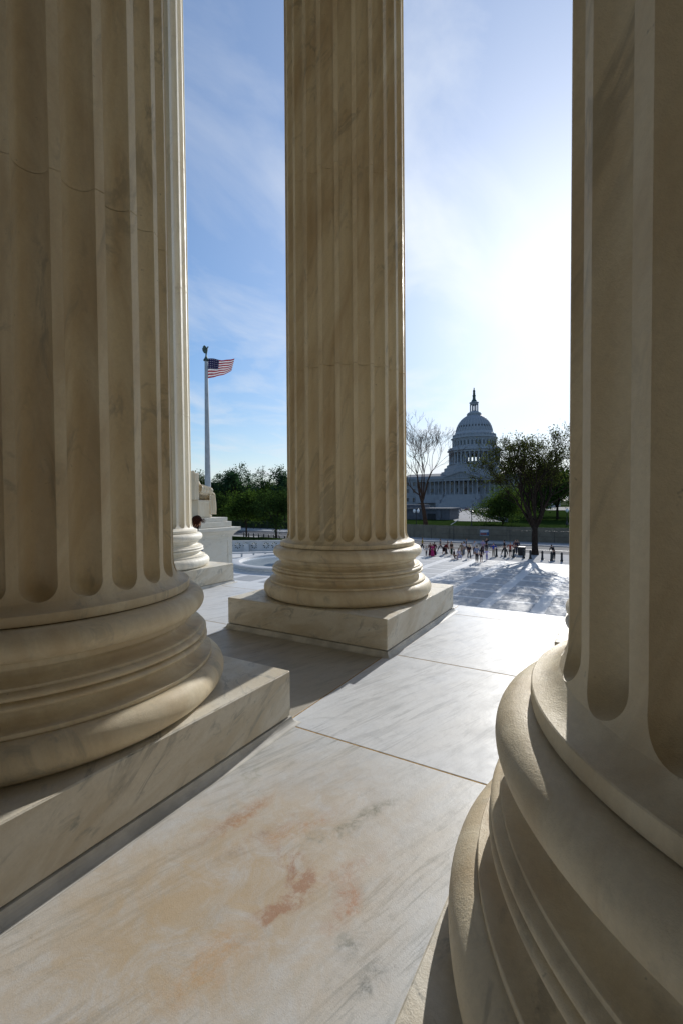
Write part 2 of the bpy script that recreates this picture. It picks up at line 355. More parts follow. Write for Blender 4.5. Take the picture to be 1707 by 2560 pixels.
hb = MB()
for i in range(61):
    a = R(30+i*.6); h = 88+14*mnoise.noise(Vector((i*.11, 3, 0)))+3*mnoise.noise(Vector((i*.9, 1, 0)))
    for rr, hh in ((2300, -8), (2500, h*.75), (2700, h), (3100, -8)): hb.v.append((rr*math.cos(a), rr*math.sin(a), hh))
for i in range(60):
    for j in range(3): k = i*4+j; hb.f.append((k, k+1, k+5, k+4))
o = hb.build('hill', M['hill'], smooth=True); o['kind'] = 'structure'

# ------------------------------------------------------------------ portico floor, stairs, back wall, ceiling
FZ = -.055
fl = MB().box(-13.6, 2.55, -15, 18, -5.2, FZ-.0012).build('portico_floor', M['joint']); fl['kind'] = 'structure'
XC = [-13.5, -11.5, -9.55, -7.1, -4.55, -1.60, .10, 2.02, 2.58]
YC = [-14.9, -12.2, -9.6, -7.3, -5.15, -3.62, -1.46, .04, 2.12, 4.42, 6.5, 8.7, 10.8, 13, 15.4, 17.9]
for i in range(len(XC)-1):
    for j in range(len(YC)-1):
        gp = .0045
        me = bevelled(XC[i]+gp, XC[i+1]-gp, YC[j]+gp, YC[j+1]-gp, FZ-.03, FZ, .004, 2)
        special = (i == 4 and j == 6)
        me.materials.append(M['floor_stained' if special else ('floor_shaded' if (i == 5 and j == 7) else 'floor')])
        o = link('floor_slab', me, fl)
        if special: o['label'] = 'cream marble slab with rusty and golden stains'
st = MB().box(2.6, 2.8, -14, 10, -5.2, -.12).build('entrance_stairs', M['plaza']); st['kind'] = 'structure'
NS = 32; RI = 5.1/NS; RU = .36
sm = bevelled(0, RU+.03, -14, 10.5, 0, RI, .012, 2); sm.materials.append(M['floor'])
for i in range(NS):
    link('step', sm, st, (2.6+i*RU, 0, FZ-RI*(i+2)+.02))
wl = MB().box(-14.4, -13.6, -15, 18, -1, 14.6).build('portico_back_wall', M['wall']); wl['kind'] = 'structure'
for y0 in (-15.8,):  # unseen end wall, added to keep out sky light from the north
    o = MB().box(-13.6, -2.0, y0, y0+.8, -1, 13.5).build('side_light_blocker', M['wall']); o['kind'] = 'structure'
ce = MB().box(-14.4, 2.75, -15, 18, 13.5, 14.1).build('portico_ceiling', M['wall']); ce['kind'] = 'structure'
en = MB().box(-.1+.2, 2.15, -15, 18, 12.65, 13.498).build('entablature', M['wall']); en['kind'] = 'structure'
en = MB().box(-3.65, -1.7, -15, 18, 12.65, 13.498).build('entablature', M['wall']); en['kind'] = 'structure'

# ------------------------------------------------------------------ fluted columns
H = 1.5; PL = 2.1704; HP = .3204
def arc(cx, cz, rx, rz, a0, a1, n):
    return [(cx+rx*math.cos(R(a0+(a1-a0)*i/n)), cz+rz*math.sin(R(a0+(a1-a0)*i/n))) for i in range(n+1)]
RS = .5163
base_prof = [(.40, .2136), (.650, .2136)] + arc(.6625, .2765, .0622, .0625, -86, 86, 14) + [(.672, .340), (.6735, .342), (.6735, .353), (.672, .3545)]
base_prof += arc(.662, .382, .050, .0265, 265, 128, 9)[0:10] + [(.630, .4045)]
base_prof += arc(.634, .418, .0205, .0128, -80, 80, 7) + [(.633, .4325)] + arc(.634, .4465, .0175, .0125, -80, 80, 7) + [(.632, .461), (.633, .462), (.633, .470), (.631, .4715)]
base_prof += arc(.622, .494, .048, .0215, 262, 128, 9) + [(.5925, .5135), (.594, .515), (.594, .529), (.592, .531)]
base_prof += arc(.594, .579, .0488, .047, -84, 84, 14) + [(.592, .6275), (.40, .6275)]
mb = MB().lathe([(r*H, z*H) for r, z in base_prof], 160, caps=True)
base_me = mb.mesh('column_base', M['column'], True, 38)
NF = 24
us = [-1, -.93, -.78, -.55, -.28, 0, .28, .55, .78, .93, 1]
HW = .378; FD = .060
def taper(z): return 1-.020*max(0, (z-1.0)/6.0)**1.3 - .012*max(0, z-1.0)/6.0
def ringrow(b, z, Rz, Rshaft, w, k):
    for f in range(NF):
        for u in us:
            s = u*w*HW; a = (f+s)*2*math.pi/NF
            r = Rz-(FD+Rz-Rshaft)*max(0, 1-u*u)**.46*k
            b.v.append((r*H*math.cos(a), r*H*math.sin(a), z*H))
        a = (f+.5)*2*math.pi/NF; b.v.append((Rz*H*math.cos(a), Rz*H*math.sin(a), z*H))
def drum(z0, z1, first):
    b = MB(); rows = 0; g = .0009
    if first:
        for Rz, z in ((.46, .6315), (.5775, .6315), (.580, .634), (.5815, .646), (.5805, .663), (.5785, .6650)):
            ringrow(b, z, Rz, RS, 1, 0); rows += 1
        ap = [(.5665+.0, .6668), (.556, .670), (.547, .6745), (.540, .680), (.535, .686)]
        for Rz, z in ap: ringrow(b, z, Rz, RS, 1, 0); rows += 1
        def apR(z): return RS+.0175*max(0, 1-(z-.686)/.075)**2.2
        zb = .691; rf = .052
        for i in range(11):
            t = i/10; th = math.pi/2*t; z = zb+rf*(1-math.cos(th)); w = max(.05, math.sin(th))
            ringrow(b, z, apR(z), RS, w, max(.0, math.sin(th)) if i else 0); rows += 1
        for z in (.76, .80, .9, 1.1, 1.5, z1-.02): ringrow(b, z, max(apR(z), RS) * taper(z), RS*taper(z), 1, 1); rows += 1
    else:
        ringrow(b, z0+g, (RS-.08), RS-.08, 1, 0); rows += 1
        ringrow(b, z0+g, (RS-.0024)*taper(z0), (RS-.0024)*taper(z0), 1, 1); rows += 1
        ringrow(b, z0+g+.0022, RS*taper(z0), RS*taper(z0), 1, 1); rows += 1
        zm = (z0+z1)/2; ringrow(b, zm, RS*taper(zm), RS*taper(zm), 1, 1); rows += 1
    ringrow(b, z1-g-.0022, RS*taper(z1), RS*taper(z1), 1, 1); rows += 1
    ringrow(b, z1-g, (RS-.0024)*taper(z1), (RS-.0024)*taper(z1), 1, 1); rows += 1
    ringrow(b, z1-g, RS-.08, RS-.08, 1, 0); rows += 1
    n = NF*(len(us)+1)
    for j in range(rows-1):
        for i in range(n): q = (i+1) % n; b.f.append((j*n+i, j*n+q, (j+1)*n+q, (j+1)*n+i))
    b.f.append(tuple(range(n-1, -1, -1))); b.f.append(tuple((rows-1)*n+i for i in range(n)))
    return b.mesh('shaft_drum', M['column'], True, 32)
ZD = [.62, 2.06, 3.57, 5.05, 6.5, 7.9]
mortar_me = MB().lathe([(r*H, z*H) for r, z in ((.5, .6265), (.571, .6265), (.571, .6325), (.5, .6325))], 96, caps=False).mesh('mortar_bed', plain('bed_mortar', (.17, .125, .075), .9, .4, 14, bmp=.5), True, 35)
drums = [drum(ZD[i], ZD[i+1], i == 0) for i in range(5)]
cap_prof = [(.46, 7.0), (.49, 7.0), (.50, 7.03), (.47, 7.05), (.47, 7.3), (.52, 7.38), (.49, 7.4), (.52, 7.42), (.60, 7.44), (.40, 7.44)]
capb = MB().lathe([(r*H, z*H) for r, z in [(a, b_+.9) for a, b_ in cap_prof]], 48); capb.box(-.98, .98, -.98, .98, 8.34*H, 8.43*H)
cap_me = capb.mesh('capital', M['column'], True, 35)
def worn_box(x0, x1, y0, y1, z0, z1, seed, m, wear=.006):
    def ax(a, b, n): return [a, a+.006, a+.016]+[a+.016+(b-a-.032)*i/n for i in range(1, n)]+[b-.016, b-.006, b]
    X, Y, Z = ax(x0, x1, 64), ax(y0, y1, 64), ax(z0, z1, 8)
    idx = {}; b = MB()
    def V(i, j, k):
        if (i, j, k) not in idx:
            p = Vector((X[i], Y[j], Z[k])); e = [i in (0, len(X)-1), j in (0, len(Y)-1), k in (0, len(Z)-1)]
            q = p.copy()
            if sum(e) >= 2:
                n1_ = mnoise.noise(p*9+Vector((seed, 0, 0))); n2_ = mnoise.noise(p*26+Vector((0, seed, 0)))
                w = wear*(.45+.5*abs(n1_)+.5*abs(n2_))+(.016*(n2_-.42) if n2_ > .42 and n1_ > .05 else 0)
                c_ = ((x0+x1)/2, (y0+y1)/2, (z0+z1)/2)
                for a in range(3):
                    if e[a]: q[a] += w*(1 if p[a] < c_[a] else -1)
            idx[(i, j, k)] = len(b.v); b.v.append(tuple(q))
        return idx[(i, j, k)]
    nx, ny, nz = len(X)-1, len(Y)-1, len(Z)-1
    for i in range(nx):
        for j in range(ny):
            for k in (0, nz): b.f.append((V(i, j, k), V(i+1, j, k), V(i+1, j+1, k), V(i, j+1, k)))
        for k in range(nz):
            for j in (0, ny): b.f.append((V(i, j, k), V(i+1, j, k), V(i+1, j, k+1), V(i, j, k+1)))
    for j in range(ny):
        for k in range(nz):
            for i in (0, nx): b.f.append((V(i, j, k), V(i, j+1, k), V(i, j+1, k+1), V(i, j, k+1)))
    return b.mesh('plinth', m, True, 50)
pl_mes = [worn_box(-PL/2, PL/2, -PL/2, PL/2, .004, HP, 7.3*k+1, M['plinth']) for k in range(3)]
# worn floor lip round the plinth
cv = MB(); n = 7
def loop(off, z): h = PL/2+off; return [(-h, -h, z), (h, -h, z), (h, h, z), (-h, h, z)]
cp = [(-.02, .0)] + [(.004+.055*(1-math.cos(R(90*i/6)))-.0, -.002-.052*math.sin(R(90*i/6))) for i in range(7)]
cp = [(-.03, -.001), (.006, -.003)] + [(.006+.05*(1-math.sin(R(90-90*i/6))), FZ+.001+(-.004-FZ)*(1-math.sin(R(90*i/6)))) for i in range(1, 7)]
for off, z in cp: cv.v += loop(off, z)
for i in range(len(cp)-1):
    for k in range(4): q = (k+1) % 4; cv.f.append((i*4+k, i*4+q, (i+1)*4+q, (i+1)*4+k))
cv_me = cv.mesh('floor_lip', plain('lip_marble', (.50, .49, .45), .6, .2, 5), False)
COLN = [0]
def column(cx, cy, rz, label, pale=False):
    t = empty('fluted_column', (cx, cy, 0)); tag(t, label, 'column', 'fluted marble columns of the portico')
    link('floor_lip', cv_me, t); link('plinth', pl_mes[COLN[0] % 3], t); COLN[0] += 1; link('mortar_bed', mortar_me, t); ps = [link('moulded_base', base_me, t)]
    for i, d in enumerate(drums): ps.append(link('shaft_drum', d, t, rz=rz))
    link('capital', cap_me, t)
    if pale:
        for o in ps: o.material_slots[0].link = 'OBJECT'; o.material_slots[0].material = M['column_sunlit']
    return t
hP = PL/2; DX = 3.7544
fz = math.atan2(CAM.y-hP, CAM.x-hP)
column(hP, hP, fz+R(.5), 'fluted marble column in the middle, whole base on a square plinth')
column(hP-DX, hP, R(-70)-R(.8), 'huge shaded fluted column filling the left edge, nearest on the left')
column(hP-DX+.045, hP-3.6852, R(149), 'huge fluted column cut by the right edge, nearest to the viewer')
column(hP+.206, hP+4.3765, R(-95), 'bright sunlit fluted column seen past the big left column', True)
column(hP+.024, hP-3.6852, R(100), 'fluted column almost hidden behind the right one, only a plinth corner showing')

plm = MB().box(-PL/2, PL/2, -PL/2, PL/2, 0, HP).lathe([(r*H, z*H) for r, z in base_prof[1:-1]], 40).lathe([(.58*H, .63*H), (.58*H, .66*H), (RS*H, .74*H), (RS*.965*H, 7.9*H), (.6*H, 8.4*H)], 40).mesh('colonnade_column', M['column'], True, 35)
for cx, cy in ((hP-DX, hP+4.3765), (hP, hP+8.75), (hP-DX, hP+8.75), (hP, hP+13.1), (hP-DX, hP+13.1), (hP, hP-7.37), (hP-DX, hP-7.37), (hP, hP-11.05), (hP-DX, hP-11.05)):
    o = link('colonnade_column', plm, None, (cx, cy, FZ)); o['kind'] = 'structure'

# ------------------------------------------------------------------ skin-modifier bodies
def skin_mesh(name, pts, edges, rad, m, root=0, sub=1):
    me = bpy.data.meshes.new(name); me.from_pydata(pts, edges, []); me.update()
    o = bpy.data.objects.new(name, me); COL.objects.link(o)
    sk = o.modifiers.new('s', 'SKIN'); sk.use_smooth_shade = True
    sv = me.skin_vertices[0].data if me.skin_vertices else None
    if sv is None:
        bm = bmesh.new(); bm.from_mesh(me); bm.verts.layers.skin.verify(); bm.to_mesh(me); bm.free(); sv = me.skin_vertices[0].data
    for i, v in enumerate(sv):
        r = rad[i]; v.radius = r if isinstance(r, tuple) else (r, r); v.use_root = (i == root)
    s2 = o.modifiers.new('u', 'SUBSURF'); s2.levels = sub; s2.render_levels = sub
    dg = bpy.context.evaluated_depsgraph_get(); dg.update()
    out = bpy.data.meshes.new_from_object(o.evaluated_get(dg)); out.name = name
    bpy.data.objects.remove(o); out.materials.clear(); out.materials.append(m)
    out.polygons.foreach_set('use_smooth', [True]*len(out.polygons)); return out
def chain(pts, rad, edges, P, r, start=None):
    idx = [] if start is None else [start]
    for p, q in zip(P, r): pts.append(p); rad.append(q); idx.append(len(pts)-1)
    for a, b in zip(idx, idx[1:]): edges.append((a, b))
    return idx
CL = {}
def cl(col):
    if col not in CL: CL[col] = cloth('cloth_%d' % len(CL), col)
    return CL[col]
SKIN = [cl((.45, .27, .19)), cl((.32, .18, .12)), cl((.17, .09, .06))]
HAIR = {'dark': cl((.018, .012, .010)), 'brown': cl((.06, .032, .018)), 'blond': cl((.36, .25, .12)), 'grey': cl((.3, .29, .28))}
def person(x, y, z, h, face, top, bot, label, hair='dark', pose='stand', stride=0.0, lower='trousers', skin=0, arms='down', longhair=False):
    """body with head, neck, arms, legs as one skinned surface; clothes and hair as children"""
    t = empty('person', (x, y, z), face); tag(t, label, 'person', 'people on the plaza and pavement')
    s = h/1.72; sm_ = SKIN[skin]
    hip = .90; dz = 0
    fl_, fr_ = stride*.34, -stride*.34
    if pose == 'kneel': dz = -.46
    def V(a, b, c): return (a*s, b*s, (c+dz)*s)
    hipz = hip+dz
    def leg(side, f):
        y0 = .085*side
        if pose == 'kneel':
            return [(.02*s, y0*s, (hipz-.02)*s), ((.40 if side > 0 else .08)*s, y0*1.2*s, (.46 if side > 0 else .08)*s), ((.36 if side > 0 else -.34)*s, y0*1.2*s, .07*s), ((.52 if side > 0 else -.44)*s, y0*1.2*s, .035*s)]
        kz = .48; return [(.0, y0*s, (hipz-.04)*s), ((f*.62+.03*abs(f))*s, y0*s, kz*s), (f*s-.01, y0*s, .08*s), ((f+.15)*s, y0*1.15*s, .035*s)]
    lean = .05 if stride else 0.0
    if pose == 'bend': lean = .40
    sh = 1.40 - (.12 if pose == 'bend' else 0)
    def arm(side):
        S_ = (lean*.9, .17*side, sh)
        if arms == 'down': E_ = (lean-.02-side*stride*.12, .235*side, sh-.28); W_ = (lean+.06-side*stride*.22, .25*side, sh-.53)
        elif arms == 'hips': E_ = (lean-.05, .40*side, sh-.24); W_ = (lean+.04, .20*side, sh-.40)
        elif arms == 'out': E_ = (lean+.03, .42*side, sh-.14); W_ = (lean+.05, .62*side, sh-.24)
        elif arms == 'raise': E_ = (lean+.16, .32*side, sh-.02) if side > 0 else (lean-.02, -.235, sh-.28); W_ = (lean+.14, .12, sh+.22) if side > 0 else (lean+.06, -.25, sh-.53)
        else: E_ = (lean+.08, .24*side, sh-.27); W_ = (lean+.30, .12*side, sh-.26)
        return S_, E_, W_
    pts = []; rad = []; ed = []
    spine = chain(pts, rad, ed, [V(0, 0, .95), V(lean*.45, 0, 1.16), V(lean*.9, 0, sh-.03), V(lean*1.1, 0, sh+.09), V(lean*1.25+.01, 0, sh+.17), V(lean*1.35+.015, 0, sh+.30)],
                  [(.13*s, .10*s), (.12*s, .095*s), (.13*s, .09*s), .05*s, .075*s, .07*s])
    for side in (1, -1):
        chain(pts, rad, ed, leg(side, fl_ if side > 0 else fr_), [.085*s, .058*s, .042*s, .035*s], spine[0])
        S_, E_, W_ = arm(side); hd = tuple(W_[k]+(W_[k]-E_[k])*.32 for k in range(3))
        chain(pts, rad, ed, [V(*S_), V(*E_), V(*W_), V(*hd)], [.055*s, .043*s, .031*s, .035*s], spine[2])
    link('body', skin_mesh('person_body', pts, ed, rad, sm_), t)
    # top garment
    pts = []; rad = []; ed = []
    spine = chain(pts, rad, ed, [V(0, 0, .90), V(lean*.3, 0, 1.06), V(lean*.6, 0, 1.22), V(lean*.9, 0, sh-.02), V(lean*1.0, 0, sh+.045)], [(.165*s, .125*s), (.155*s, .12*s), (.165*s, .125*s), (.165*s, .11*s), .065*s])
    for side in (1, -1):
        S_, E_, W_ = arm(side); mid = tuple(E_[k]+(W_[k]-E_[k])*(.15 if skin == 0 and arms != 'raise' else .75) for k in range(3))
        chain(pts, rad, ed, [V(*S_), V(*E_), V(*mid)], [.075*s, .062*s, .054*s], spine[3])
    link('top', skin_mesh('person_top', pts, ed, rad, cl(top)), t)
    pts = []; rad = []; ed = []
    if lower == 'trousers' or lower == 'shorts':
        r0 = chain(pts, rad, ed, [V(0, 0, .97), V(0, 0, .90)], [(.14*s, .115*s), (.15*s, .12*s)])
        for side in (1, -1):
            lg = leg(side, fl_ if side > 0 else fr_)
            if lower == 'shorts': lg = [lg[0], tuple(lg[0][k]+(lg[1][k]-lg[0][k])*.9 for k in range(3))]; rr = [.105*s, .085*s]
            else: lg = lg[:3]; rr = [.105*s, .078*s, .062*s]
            chain(pts, rad, ed, lg, rr, r0[1])
        link('trousers' if lower == 'trousers' else 'shorts', skin_mesh('person_trousers', pts, ed, rad, cl(bot)), t)
    else:
        zb = .10 if lower == 'long' else .46
        b = MB(); prof = [(.15, .98), (.175, .88), (.20, .70), (.215, .5), (.25, zb)] if lower == 'short' else [(.15, .98), (.18, .85), (.20, .6), (.225, .35), (.26, zb)]
        k = 20
        for r, zz in prof:
            for i in range(k):
                a = 2*math.pi*i/k; wv = 1+.06*math.sin(a*6)*(1-zz)
                b.v.append((r*wv*1.0*s*math.cos(a)+(stride*.03), r*wv*s*math.sin(a)*.95, max(.02, zz+dz)*s))
        for j in range(len(prof)-1):
            for i in range(k): q = (i+1) % k; b.f.append((j*k+i, j*k+q, (j+1)*k+q, (j+1)*k+i))
        b.f.append(tuple(range(k))); b.build('skirt', cl(bot), t, True)
    hx = lean*1.33
    hm = []; ph = [V(hx-.02, 0, sh+.32), V(hx-.045, 0, sh+.25), V(hx-.06, 0, sh+.16)] + ([V(hx-.09, 0, sh+.0)] if longhair else [])
    link('hair', skin_mesh('person_hair', ph, [(i, i+1) for i in range(len(ph)-1)], [(.088*s, .088*s), (.092*s, .088*s), (.075*s, .06*s), (.085*s, .035*s)][:len(ph)], HAIR[hair]), t)
    return t

# ------------------------------------------------------------------ trees
def grow_tree(rng, base, height, trunk_h, r0, n0, spread, levels, kids, ratio, up=.25, wob=.18, lean=(0, 0)):
    tubes = []; tips = []
    def branch(p, d, ln, r, lev):
        segs = 3 if lev > 1 else 4; q = Vector(p); dd = d.copy(); rr = r
        pts_on = []
        for i in range(segs):
            dd = (dd+Vector((rng.gauss(0, wob), rng.gauss(0, wob), rng.gauss(0, wob*.7)+up*.16))).normalized()
            e = q+dd*(ln/segs); r1 = rr*(.86 if i < segs-1 else .74)
            tubes.append((q.copy(), e.copy(), rr, r1, lev)); q = e; rr = r1; pts_on.append((e.copy(), dd.copy(), rr))
        if lev <= 0: tips.append((q, dd)); return
        nk = kids if lev > 1 else kids+1
        for k in range(nk):
            pp, pd, pr = pts_on[-1] if k < 2 else pts_on[rng.randrange(0, len(pts_on))]
            ax = pd.orthogonal().normalized(); ax.rotate(Matrix.Rotation(rng.uniform(0, 6.283), 3, pd))
            nd = pd.copy(); nd.rotate(Matrix.Rotation(rng.uniform(.45, 1.15)*spread, 3, ax))
            nd = (nd+Vector((0, 0, up*.25))).normalized()
            branch(pp, nd, ln*rng.uniform(.6, .92)*ratio, pr*rng.uniform(.6, .82), lev-1)
    b = Vector(base); d0 = Vector((lean[0], lean[1], 1)).normalized()
    q = b.copy(); rr = r0*1.35
    for i in range(4):
        e = q+d0*(trunk_h/4)+Vector((rng.gauss(0, .03), rng.gauss(0, .03), 0))*trunk_h*.15; r1 = r0*(1.08, 1.0, .95, .92)[i]
        tubes.append((q.copy(), e.copy(), rr, r1, 9)); q = e; rr = r1
    L0 = (height-trunk_h)
    for k in range(n0):
        a = 2*math.pi*(k+rng.uniform(-.3, .3))/n0; tl = spread*rng.uniform(.35, 1.0)
        d = Vector((math.cos(a)*math.sin(tl), math.sin(a)*math.sin(tl), math.cos(tl)))
        branch(q+Vector((0, 0, -rng.uniform(0, .15)*trunk_h)), (d+d0*.2).normalized(), L0*rng.uniform(.34, .46), r0*rng.uniform(.42, .60), levels)
    return tubes, tips
def tube_mesh(name, tubes, m, minr=.012):
    b = MB()
    for a, e, ra, rb, lev in tubes:
        n = 9 if lev >= 9 else (6 if lev >= 2 else (4 if lev >= 1 else 3))
        b.tube(a, e, max(ra, minr), max(rb, minr*.8), n, False)
    return b.mesh(name, m, True)
def leaf_mesh(name, pts, size, m, rng, quad=True):
    n = len(pts); b = MB()
    for p in pts:
        s = size*rng.uniform(.55, 1.3); u = Vector((rng.gauss(0, 1), rng.gauss(0, 1), rng.gauss(0, 1))).normalized(); w = u.orthogonal().normalized(); w.rotate(Matrix.Rotation(rng.uniform(0, 6.28), 3, u))
        k = len(b.v); u2_ = u.cross(w)
        b.v += [tuple(p-w*s*.6), tuple(p+u2_*s*.36), tuple(p+w*s*.6), tuple(p-u2_*s*.36)]; b.f.append((k, k+1, k+2, k+3))
    me = bpy.data.meshes.new(name); me.from_pydata(b.v, [], b.f); me.update(); me.materials.append(m); return me
def tree(name, seed, base, height, label, leaf=None, nleaf=0, lsize=.3, trunk_h=None, r0=.25, n0=5, spread=.7, levels=3, kids=3, ratio=.8, up=.25, wob=.18, jit=.5, bark='bark', lean=(0, 0), group=None, minr=.014, leafsel=None, cat='tree'):
    rng = random.Random(seed); t = empty(name, base); tag(t, label, cat, group)
    tubes, tips = grow_tree(rng, (0, 0, 0), height, trunk_h or height*.25, r0, n0, spread, levels, kids, ratio, up, wob, lean)
    zt = max(e.z for a, e, *_ in tubes); k = height/zt
    tubes = [(a*k, e*k, ra, rb, lv) for a, e, ra, rb, lv in tubes]; tips = [(p*k, d) for p, d in tips]
    link('trunk', tube_mesh('trunk', [x for x in tubes if x[4] == 9], M[bark]), t)
    link('branches', tube_mesh('branches', [x for x in tubes if x[4] != 9], M[bark], minr), t)
    if leaf and nleaf:
        src = [p for p, d in tips] + [x[1] for x in tubes if x[4] <= 1]
        if leafsel: src = [p for p in src if leafsel(p)] or src
        pts = []
        for i in range(nleaf):
            p = src[rng.randrange(len(src))]
            pts.append(p+Vector((rng.gauss(0, jit), rng.gauss(0, jit), rng.gauss(0, jit*.8))))
        link('crown', leaf_mesh('crown', pts, lsize, M[leaf], rng), t)
    return t

tree('elm_tree', 3, (56.4, 6.43, -5.25), 15.6, 'tall vase-shaped elm with dense bare twigs and few leaves, its trunk before the hoarding', 'leafolive', 15000, .19, 3.9, .34, 12, .66, 5, 3, .88, .24, .10, .30, leafsel=lambda p: p.z > 8.5, minr=.017)
tree('bare_tree', 12, (79.5, 29.2, -3.1), 22.0, 'leafless tree with reddish trunk beside the middle column', None, 0, .2, 5.0, .36, 5, .60, 5, 3, .84, .40, .17, bark='barkred', lean=(.0, .16), minr=.018)
G1 = 'leafy trees beyond the street'
tree('leafy_tree', 21, (84.5, 15.9, -3.1), 7.4, 'bright green round tree behind the hoarding, in front of the domed building', 'leafbright', 15000, .22, .5, .16, 10, 1.25, 3, 3, .92, .12, .2, .55, group=G1)
spec = [((118, 9.9), 13, 'dark green tree directly behind the elm crown', 'leafmid', 31), ((121, 4.5), 13.5, 'tall dark green tree at the right end, beside the right column', 'leafdark', 32),
        ((112, 15.5), 8.5, 'low spreading green tree between the round bright tree and the elm trunk', 'leafmid', 33), ((140, 16), 12, 'dim tree far behind the elm trunk', 'leafdark', 34)]
for (x, y), h, lb, lf, sd in spec: tree('leafy_tree', sd, (x, y, -3.1), h, lb, lf, 9000, .42, h*.2, .28, 9, 1.0, 3, 3, .92, .15, .2, 1.0, group=G1)
tree('street_tree', 41, (56.2, 46.9, gz(46.9)), 8.4, 'dark street tree with spreading limbs just left of the middle column', 'leafdark', 8500, .26, 2.1, .17, 6, .95, 3, 3, .86, .12, .2, .55, group='street trees by the road')
tree('street_tree', 42, (56.2, 53.6, gz(53.6)), 8.0, 'dark slim-stemmed street tree right of the statue pedestal', 'leafmid', 8500, .26, 2.3, .14, 6, .9, 3, 3, .84, .15, .2, .55, group='street trees by the road')
tree('street_tree', 43, (56.2, 60.5, gz(60.5)), 7.6, 'dark street tree behind the seated statue', 'leafdark', 7500, .26, 2.2, .15, 6, .9, 3, 3, .84, .15, .2, .6, group='street trees by the road')
spec = [((86, 86), 12.3, 'round-topped pale green tree right of the flagpole', 'leafblue', 51, 0.5), ((80.5, 79.0), 14.4, 'tall open-crowned tree standing above the tree line', 'leafblue', 52, .38), ((84, 70), 10.5, 'broad mid-green tree below the bare conifer', 'leafmid', 53, .6),
        ((84.5, 67.0), 13.6, 'tall green tree at the left edge of the middle column', 'leafblue', 54, .5), ((77, 88), 12.8, 'dark tall tree between statue and flagpole', 'leafdark', 55, .55), ((82, 97), 11.5, 'dark tree behind the chair back of the statue', 'leafdark', 56, .6),
        ((92, 92), 10.5, 'dark green tree filling the gap right of the flagpole', 'leafmid', 57, .7), ((93, 80), 10.2, 'dark bushy tree under the tall open crown', 'leafdark', 58, .7), ((98, 75), 9.8, 'dense far tree below the distant hill', 'leafmid', 59, .7)]
for (x, y), h, lb, lf, sd, jt in spec: tree('park_tree', sd, (x, y, -3.5), h, lb, lf, 7000, .34, h*.24, .26, 7, .72, 3, 3, .86, .18, .2, jt, group='park trees along the far side of the road')
# bare conifer
rng = random.Random(5); t = empty('bare_conifer', (84, 73.5, -3.5)); tag(t, 'thin leafless conifer with short level twigs against the sky', 'tree')
MB().tube((0, 0, 0), (0, 0, 14.2), .16, .02, 6).build('trunk', M['bark'], t)
b = MB()
for i in range(150):
    z = rng.uniform(4, 13.9); a = rng.uniform(0, 6.28); ln = (14.4-z)*.26*rng.uniform(.5, 1)+.25
    e = (ln*math.cos(a), ln*math.sin(a), z+ln*.25); b.tube((0, 0, z), e, .03, .012, 3)
    for k in range(3):
        f = rng.uniform(.4, .95); p = Vector((e[0]*f, e[1]*f, z+ln*.25*f)); b.tube(p, p+Vector((rng.gauss(0, .35), rng.gauss(0, .35), rng.uniform(-.1, .35))), .014, .008, 3)
b.build('branches', M['bark'], t)

# ------------------------------------------------------------------ the domed building across the street
CX, CY = 350.5, 90.9
cap = empty('domed_building', (CX, CY, -3.1)); tag(cap, 'huge pale domed government building with columned front, across the street', 'building')
def cpart(b, name, m='capitol', parent=None, smooth=False, sharp=30):
    o = b.build(name, M[m], parent or cap, smooth, sharp if smooth else None); return o
Z0 = 3.1     # local height of world zero
def W(z): return z+Z0
# main block with real window openings as recessed bays
b = MB(); XF = -26.0
b.box(XF, 26, -58, 58, 0, W(6.0)); b.box(XF+.6, 26, -58, 58, W(6.0), W(19.0)); b.box(XF-.5, 26.5, -58.5, 58.5, W(18.0), W(18.7)); b.box(XF-.3, 26.3, -58.3, 58.3, W(5.6), W(6.2))
main_wall = cpart(b, 'main_wall')
b = MB(); b.box(XF-.2, XF+.4, -58.2, 58.2, W(18.7), W(20.0)); cpart(b, 'parapet')
b = MB().prism([(XF+2, -50, W(19)), (-8, -50, W(23)), (8, -50, W(23)), (24, -50, W(19))], (0, 100, 0)); cpart(b, 'main_roof', 'caproof')
wq = MB().box(-.25, .05, -.75, .75, 0, 2.6); wme = wq.mesh('window', M['glass'])
fm = MB(); fm.box(-.35, -.02, -1.0, -.78, -.1, 2.75); fm.box(-.35, -.02, .78, 1.0, -.1, 2.75); fm.box(-.45, -.02, -1.15, 1.15, 2.76, 3.1); fm.box(-.45, -.02, -1.1, 1.1, -.35, -.12); fme = fm.mesh('frame', M['capitol'])
for k in range(-11, 12):
    y = k*4.9
    for z, xf in ((W(1.2), XF), (W(8.0), XF+.6), (W(13.2), XF+.6)):
        if abs(y) < 14 and z < W(7): continue
        o = link('window', wme, cap, (xf-.02, y, z)); link('frame', fme, o)
